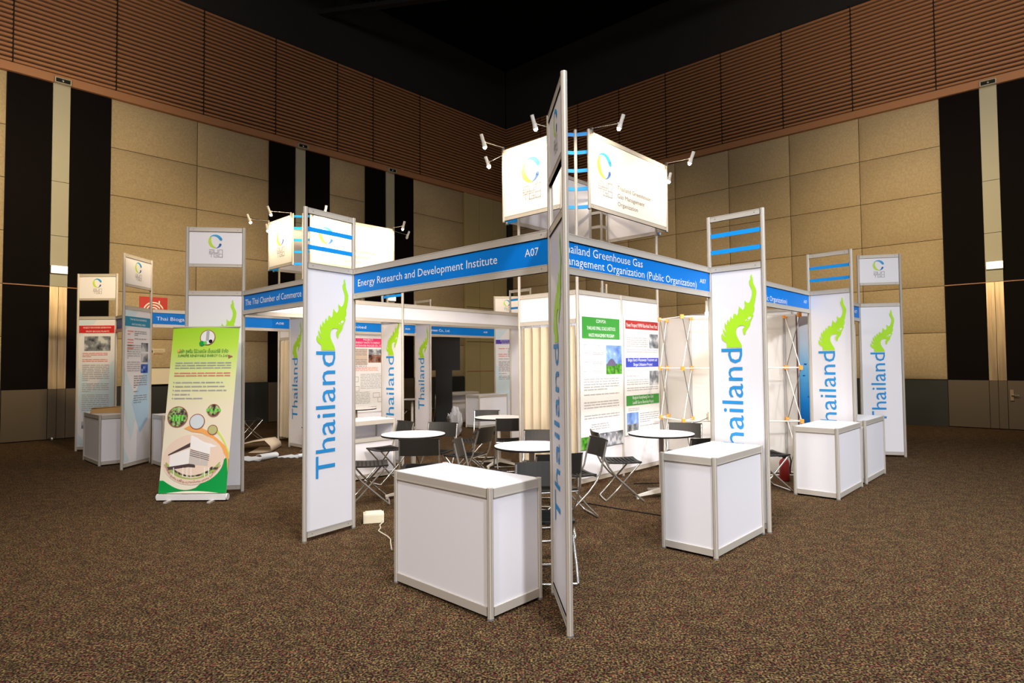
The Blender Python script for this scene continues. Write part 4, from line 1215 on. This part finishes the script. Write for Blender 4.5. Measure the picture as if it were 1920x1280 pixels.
# dark green foot, pale ring and picture disc, all clipped to the sheet
foot = [PS(0, 1.0), PS(0, .925)] + [PS(0.06 + .9 * i / 20, .925 + .055 * math.sin(PI * min(1, i / 15)) - (0.135 * max(0, (i - 11) / 9) ** 1.3)) for i in range(21)] + [PS(1.0, .80), PS(1.0, 1.0)]
poly(m, foot, DG, -0.004)
poly(m, [PS(0.30, .615), PS(.38, .60), PS(.52, .605), PS(.66, .63), PS(.80, .675), PS(.93, .72), PS(.99, .77), PS(.995, .81), PS(.995, .88), PS(.97, .80), PS(.88, .735), PS(.74, .68), PS(.58, .645), PS(.42, .635)], OR, -0.0045)
poly(m, [PS(.70, .60), PS(.84, .66), PS(.95, .73), PS(.998, .80), PS(.998, .76), PS(.9, .68), PS(.78, .61)], LG, -0.0043)
CC = (0.475, 0.80)
poly(m, [p for p in arcpts(CC[0], CC[1], .455, .150, 0, 360, 40)], CRM, -0.005)
poly(m, arcpts(CC[0], CC[1], .41, .118, 8, 172, 24), LGR, -0.0055)
poly(m, arcpts(CC[0], CC[1] + .005, .36, .098, 25, 150, 16), PH_PEOPLE, -0.0058)
# the building in the picture
poly(m, [PS(.13, .775), PS(.42, .735), PS(.42, .835), PS(.13, .85)], PWALL, -0.006)
poly(m, [PS(.42, .745), PS(.70, .77), PS(.70, .84), PS(.42, .83)], PW2, -0.006)
poly(m, [PS(.10, .77), PS(.42, .70), PS(.42, .725), PS(.10, .778)], ROOF, -0.0065)
poly(m, [PS(.42, .655), PS(.82, .725), PS(.74, .73), PS(.42, .675)], PWALL, -0.0066)
poly(m, [PS(.42, .675), PS(.72, .725), PS(.72, .775), PS(.42, .735)], PWALL, -0.0063)
for k in range(4): stroke(m, [PS(.43, .742 + .011 * k), PS(.71, .772 + .011 * k)], .006, ROOF, -0.007)
poly(m, [PS(.10, .845), PS(.42, .825), PS(.86, .85), PS(.84, .862), PS(.42, .845), PS(.12, .862)], ROOF, -0.0066)
for x in (.20, .34, .40, .46, .66, .72): stroke(m, [PS(x, .85), PS(x + .01, .90)], .010, PWALL, -0.007)
# round pictures
for cx, cy, r, pm in ((.19, .545, .155, PH_PEOPLE), (.49, .575, .115, mat('circle_pale', (0.66, 0.74, 0.78), .6)), (.72, .508, .095, PH_PEOPLE), (.73, .625, .075, mat('circle_olive', (0.50, 0.52, 0.22), .6)), (.54, .064, .115, PAPER)):
    p = PS(cx, cy)
    disc(m, p[0], p[1], r * BW, RIM, -0.0075); disc(m, p[0], p[1], (r - .012) * BW, pm, -0.008)
p = PS(.54, .058); rect(m, p[0] - .018, p[0] + .018, p[1] - .05, p[1] + .06, TXTL, -0.009); rect(m, p[0] - .012, p[0] + .012, p[1] + .06, p[1] + .075, TXTL, -0.009)
p = PS(.46, .10); disc(m, p[0], p[1], .03, DG, -0.0095); disc(m, p[0] + .04, p[1] + .005, .022, mat('leaf_green', (0.15, 0.6, 0.1), .5), -0.0095)
p = PS(.59, .088); disc(m, p[0], p[1], .022, BLK, -0.0095)
for k in range(4):
    q = PS(.13 + .045 * k, .545); rect(m, q[0] - .012, q[0] + .012, q[1] - .05, q[1] + .02, mat('shirt_green', (0.15, 0.75, 0.08), .5), -0.0085); disc(m, q[0], q[1] + .035, .011, ROOF, -0.0085, 10)
for a, b_, c_ in ((.60, .735, .505), (.66, .735, .505), (.72, .735, .505), (.78, .735, .505)):
    q = PS(a + .03, c_); rect(m, q[0] - .012, q[0] + .012, q[1] - .02, q[1] + .015, mat('shirt_green', (0, 0, 0)), -0.0085)
z1_ = PS(0, .158)[1]
put_text(m, 'บริษัท ซูพรีม รีนิวเอเบิล เอ็นเนอร์ยี จำกัด', .10 * BW, .86 * BW, z1_, .045, DTX, -0.006)
put_text(m, 'SUPREME RENEWABLE ENERGY Co.,Ltd.', .11 * BW, .86 * BW, PS(0, .176)[1] - .012, .030, DTX, -0.006)
p = PS(.09, .143); poly(m, [(p[0], p[1]), (p[0] + .05, p[1] + .01), (p[0] + .02, p[1] - .03)], OR, -0.0065)
p = PS(.86, .17); poly(m, [(p[0], p[1]), (p[0] + .06, p[1] - .02), (p[0] + .01, p[1] - .045)], RIM, -0.0065)
body_text(m, .08 * BW, .92 * BW, PS(0, .215)[1], PS(0, .262)[1], .030, TXTL, -0.006, 61)
body_text(m, .08 * BW, .92 * BW, PS(0, .278)[1], PS(0, .312)[1], .030, TXTR, -0.006, 62)
for k in range(5):
    q = PS(.085, .335 + .024 * k); disc(m, q[0], q[1] - .006, .006, DTX, -0.006, 8)
    body_text(m, .11 * BW, (.82 + .03 * (k % 3)) * BW, q[1], q[1] - .034, .030, TXTL, -0.006, 63 + k)
def arc_text(s_, pts):
    """words set one after another along a polyline of unit picture points"""
    ws = s_.split(' ')
    tot = sum(len(a) for a in ws) + len(ws)
    P2 = [Vector(PS(*q)) for q in pts]
    seg = [(P2[i + 1] - P2[i]).length for i in range(len(P2) - 1)]
    full = sum(seg)
    def at(d):
        for i, l in enumerate(seg):
            if d <= l or i == len(seg) - 1:
                return P2[i] + (P2[i + 1] - P2[i]) * (d / l)
            d -= l
    pos = 0
    for a in ws:
        d0, d1 = full * pos / tot, full * (pos + len(a)) / tot
        q0, q1 = at(d0), at(d1)
        e = (q1 - q0).normalized(); nn = Vector((-e.y, e.x))
        put_text(m, a, 0, (q1 - q0).length, 0, .026, RIM, -0.009, xform=lambda x, z: (q0.x + e.x * x + nn.x * z, q0.y + e.y * x + nn.y * z))
        pos += len(a) + 1
arc_text('โรงไฟฟ้า ชุมชน เพื่อ ความมั่นคง ของคน ในท้องถิ่น', [(CC[0] + .436 * math.cos(R(a_)), CC[1] + .143 * math.sin(R(a_))) for a_ in range(168, 11, -6)])
to_banner(m).build('banner_print', sheet)

# ------------------------------------------------------------------ small things
t = thing('power_box', 'cream junction box on the carpet beside the nearest counter', 'power box', (-1.40, 6.15, 0), R(14))
m = MB()
m.box(-0.10, 0.10, -0.065, 0.065, 0.0, 0.07, mat('cream_plastic', (0.72, 0.66, 0.48), .5)); m.build('box_body', t)
m = MB(); m.prism([(-0.10, -0.065), (0.10, -0.065), (0.10, 0.065), (-0.10, 0.065)], 0.070, 0.086, mat('cream_lid', (0.80, 0.75, 0.58), .5)); m.prism([(-0.08, -0.05), (0.08, -0.05), (0.08, 0.05), (-0.08, 0.05)], 0.086, 0.098, mat('cream_lid', (0, 0, 0))); m.build('lid', t)
t = thing('power_cable', 'thin white cable running from the junction box behind the nearest counter', 'cable')
pts = [(-1.30, 6.12, .03), (-1.285, 6.06, .015), (-1.30, 5.98, .01), (-1.27, 5.88, .008), (-1.27, 5.78, .008), (-1.22, 5.70, .008), (-1.15, 5.60, .008), (-1.10, 5.50, .008), (-1.08, 5.40, .008), (-1.03, 5.2, .008)]
m = MB(); m.tube(pts, 0.006, mat('cable_white', (0.62, 0.55, 0.42), .6), 6); m.build('cable', t)
t = thing('floor_cable', 'thin black cable lying on the carpet under the right table', 'cable')
m = MB(); m.tube([(0.75, 6.9, .006), (1.15, 6.55, .006), (1.6, 6.2, .006), (1.9, 5.95, .006)], 0.006, BLK, 6); m.tube([(1.55, 7.9, .006), (2.0, 7.95, .006), (2.6, 7.7, .006)], 0.006, BLK, 6); m.build('cable', t)
# fire extinguisher
t = thing('fire_extinguisher', 'red fire extinguisher with black head behind the third counter', 'fire extinguisher', (3.56, 8.04, 0))
t.scale = (0.85, 0.85, 0.78)
m = MB(); m.lathe([(0.0, 0.0), (0.07, 0.0), (0.075, 0.02), (0.075, 0.30), (0.06, 0.345), (0.03, 0.37), (0.02, 0.39), (0, 0.39)], RED, 20); m.build('cylinder', t)
m = MB(); m.box(-0.02, 0.02, -0.025, 0.025, 0.385, 0.43, BLK); m.box(-0.09, 0.02, -0.012, 0.012, 0.43, 0.445, BLK); m.box(-0.085, 0.0, -0.012, 0.012, 0.40, 0.412, BLK); m.build('valve_head', t)
m = MB(); m.tube([(0.02, 0, .41), (0.09, 0, .40), (0.105, 0, .32), (0.09, 0, .2), (0.088, 0, .12)], .011, BLK, 8); m.build('hose', t)
# cardboard pack on the left counter
t = thing('leaflet_pack', 'long wrapped pack of golden brown leaflets on the left counter', 'pack', W(-0.46, 9.12, 0.803), R(8))
KR = mat('kraft_wrap', (0.50, 0.30, 0.11), .7)
m = MB(); m.add([(-.24, -.10, 0), (.24, -.10, 0), (.24, .10, 0), (-.24, .10, 0), (-.22, -.08, .085), (.23, -.09, .105), (.22, .08, .10), (-.23, .07, .075)], [(3, 2, 1, 0), (4, 5, 6, 7), (0, 1, 5, 4), (1, 2, 6, 5), (2, 3, 7, 6), (3, 0, 4, 7)], KR); m.build('wrapped_block', t)
m = MB(); m.add([(-.245, -.11, .087), (.25, -.10, .108), (.24, .09, .105), (-.25, .08, .080), (-.245, -.11, .091), (.25, -.10, .112), (.24, .09, .109), (-.25, .08, .084)], [(3, 2, 1, 0), (4, 5, 6, 7), (0, 1, 5, 4), (1, 2, 6, 5), (2, 3, 7, 6), (3, 0, 4, 7)], mat('kraft_light', (0.62, 0.42, 0.18), .7)); m.build('top_flap', t)
# discarded printed sheets on the floor
def curled(name, label, loc, rz, prof, wd, m_, group=None):
    t = thing(name, label, 'banner sheet', loc, rz, group)
    vs, fs = [], []
    for x, z in prof:
        vs += [(x, -wd / 2 + 0.03 * math.sin(7 * x), z), (x + 0.05, wd / 2, z * 0.85 + 0.001)]
    for i in range(len(prof) - 1): fs.append((2 * i, 2 * i + 2, 2 * i + 3, 2 * i + 1))
    m = MB(); m.add(vs, fs, m_, True); m.build('curled_sheet', t)
    return t
SH = mat('sheet_cream', (0.78, 0.66, 0.50), .55, trans=0.1); SH2 = mat('sheet_white', (0.74, 0.80, 0.86), .5, trans=0.1)
def spiral(x0, L, r):
    a = [(x0 + L * i / 8, 0.004 + 0.012 * (i % 2)) for i in range(9)]
    a += [(x0 + L + r * math.sin(q), 0.004 + r - r * math.cos(q)) for q in [0.3 * k for k in range(1, 15)]]
    return a
curled('floor_sheet', 'cream sheet of banner cloth heaped on the carpet by the left tower', (-5.0, 11.25, 0), R(12), [(-.65, .28), (-.6, .20), (-.5, .06), (-.35, .02), (-.1, .10), (.1, .16), (.3, .20), (.48, .22), (.58, .12), (.6, .02), (.45, .004), (.2, .004)], .8, SH, 'sheets of banner cloth left on the floor')
curled('floor_sheet', 'white curled sheet of banner cloth, nearest on the carpet', (-4.18, 10.2, 0), R(-12), spiral(-.55, .62, .055), .42, SH2, 'sheets of banner cloth left on the floor')
curled('floor_sheet', 'second white curled sheet beside the tower foot', (-3.72, 10.45, 0), R(-20), spiral(-.3, .45, .035), .30, SH2, 'sheets of banner cloth left on the floor')
# black kiosk
t = thing('screen_kiosk', 'tall black screen kiosk seen from behind in the far stand', 'kiosk', (-1.66, 15.0, 0), R(5))
m = MB(); m.box(-0.375, 0.375, -0.04, 0.06, 1.40, 2.22, BLK); m.box(-0.30, 0.30, -0.055, -0.04, 1.5, 2.12, BLK); m.build('screen_back', t)
m = MB(); m.box(-0.22, 0.18, -0.09, 0.10, 0.03, 1.40, BLK); m.build('stand_column', t)
m = MB(); m.box(-0.32, 0.30, -0.22, 0.22, 0.0, 0.03, BLK); m.build('base_plate', t)
# grey bag on the floor by the kiosk
t = thing('plastic_bag', 'crumpled pale grey bag between the kiosk and the far counter', 'bag', (-1.25, 13.3, 0))
bm_ = bmesh.new(); bmesh.ops.create_icosphere(bm_, subdivisions=3, radius=0.16)
rg = random.Random(4)
for v_ in bm_.verts:
    k = 1 + 0.35 * (rg.random() - .5)
    v_.co = Vector((v_.co.x * k, v_.co.y * k * .8, max(0.0, (v_.co.z + 0.14) * 1.9 * k)))
me = bpy.data.meshes.new('bag_body'); bm_.to_mesh(me); bm_.free(); me.materials.append(mat('grey_bag', (0.42, 0.43, 0.46), .5))
o = bpy.data.objects.new('bag_body', me); C.objects.link(o); o.parent = t
m = MB(); m.tube([(-.05, 0, .5), (-.04, 0, .6), (.04, 0, .62), (.06, 0, .5)], .012, mat('grey_bag', (0, 0, 0)), 6); m.build('bag_handle', t)
# cream socket box on the lattice stand's strut
t = thing('transformer_box', 'small cream electrical box on the strut of the lattice stand', 'electrical box', (2.62, 8.15, 0.82), 0)
m = MB(); m.box(-0.02, 0.14, -0.05, 0.05, -0.03, 0.055, mat('cream_plastic', (0, 0, 0))); m.box(-0.01, 0.12, -0.04, 0.04, 0.055, 0.075, mat('cream_plastic', (0, 0, 0))); m.build('box_body', t)
m = MB(); m.tube([(-0.02, 0, 0), (-0.12, 0.02, -.05), (-0.3, 0.05, -0.09)], 0.004, BLK, 5); m.build('lead', t)
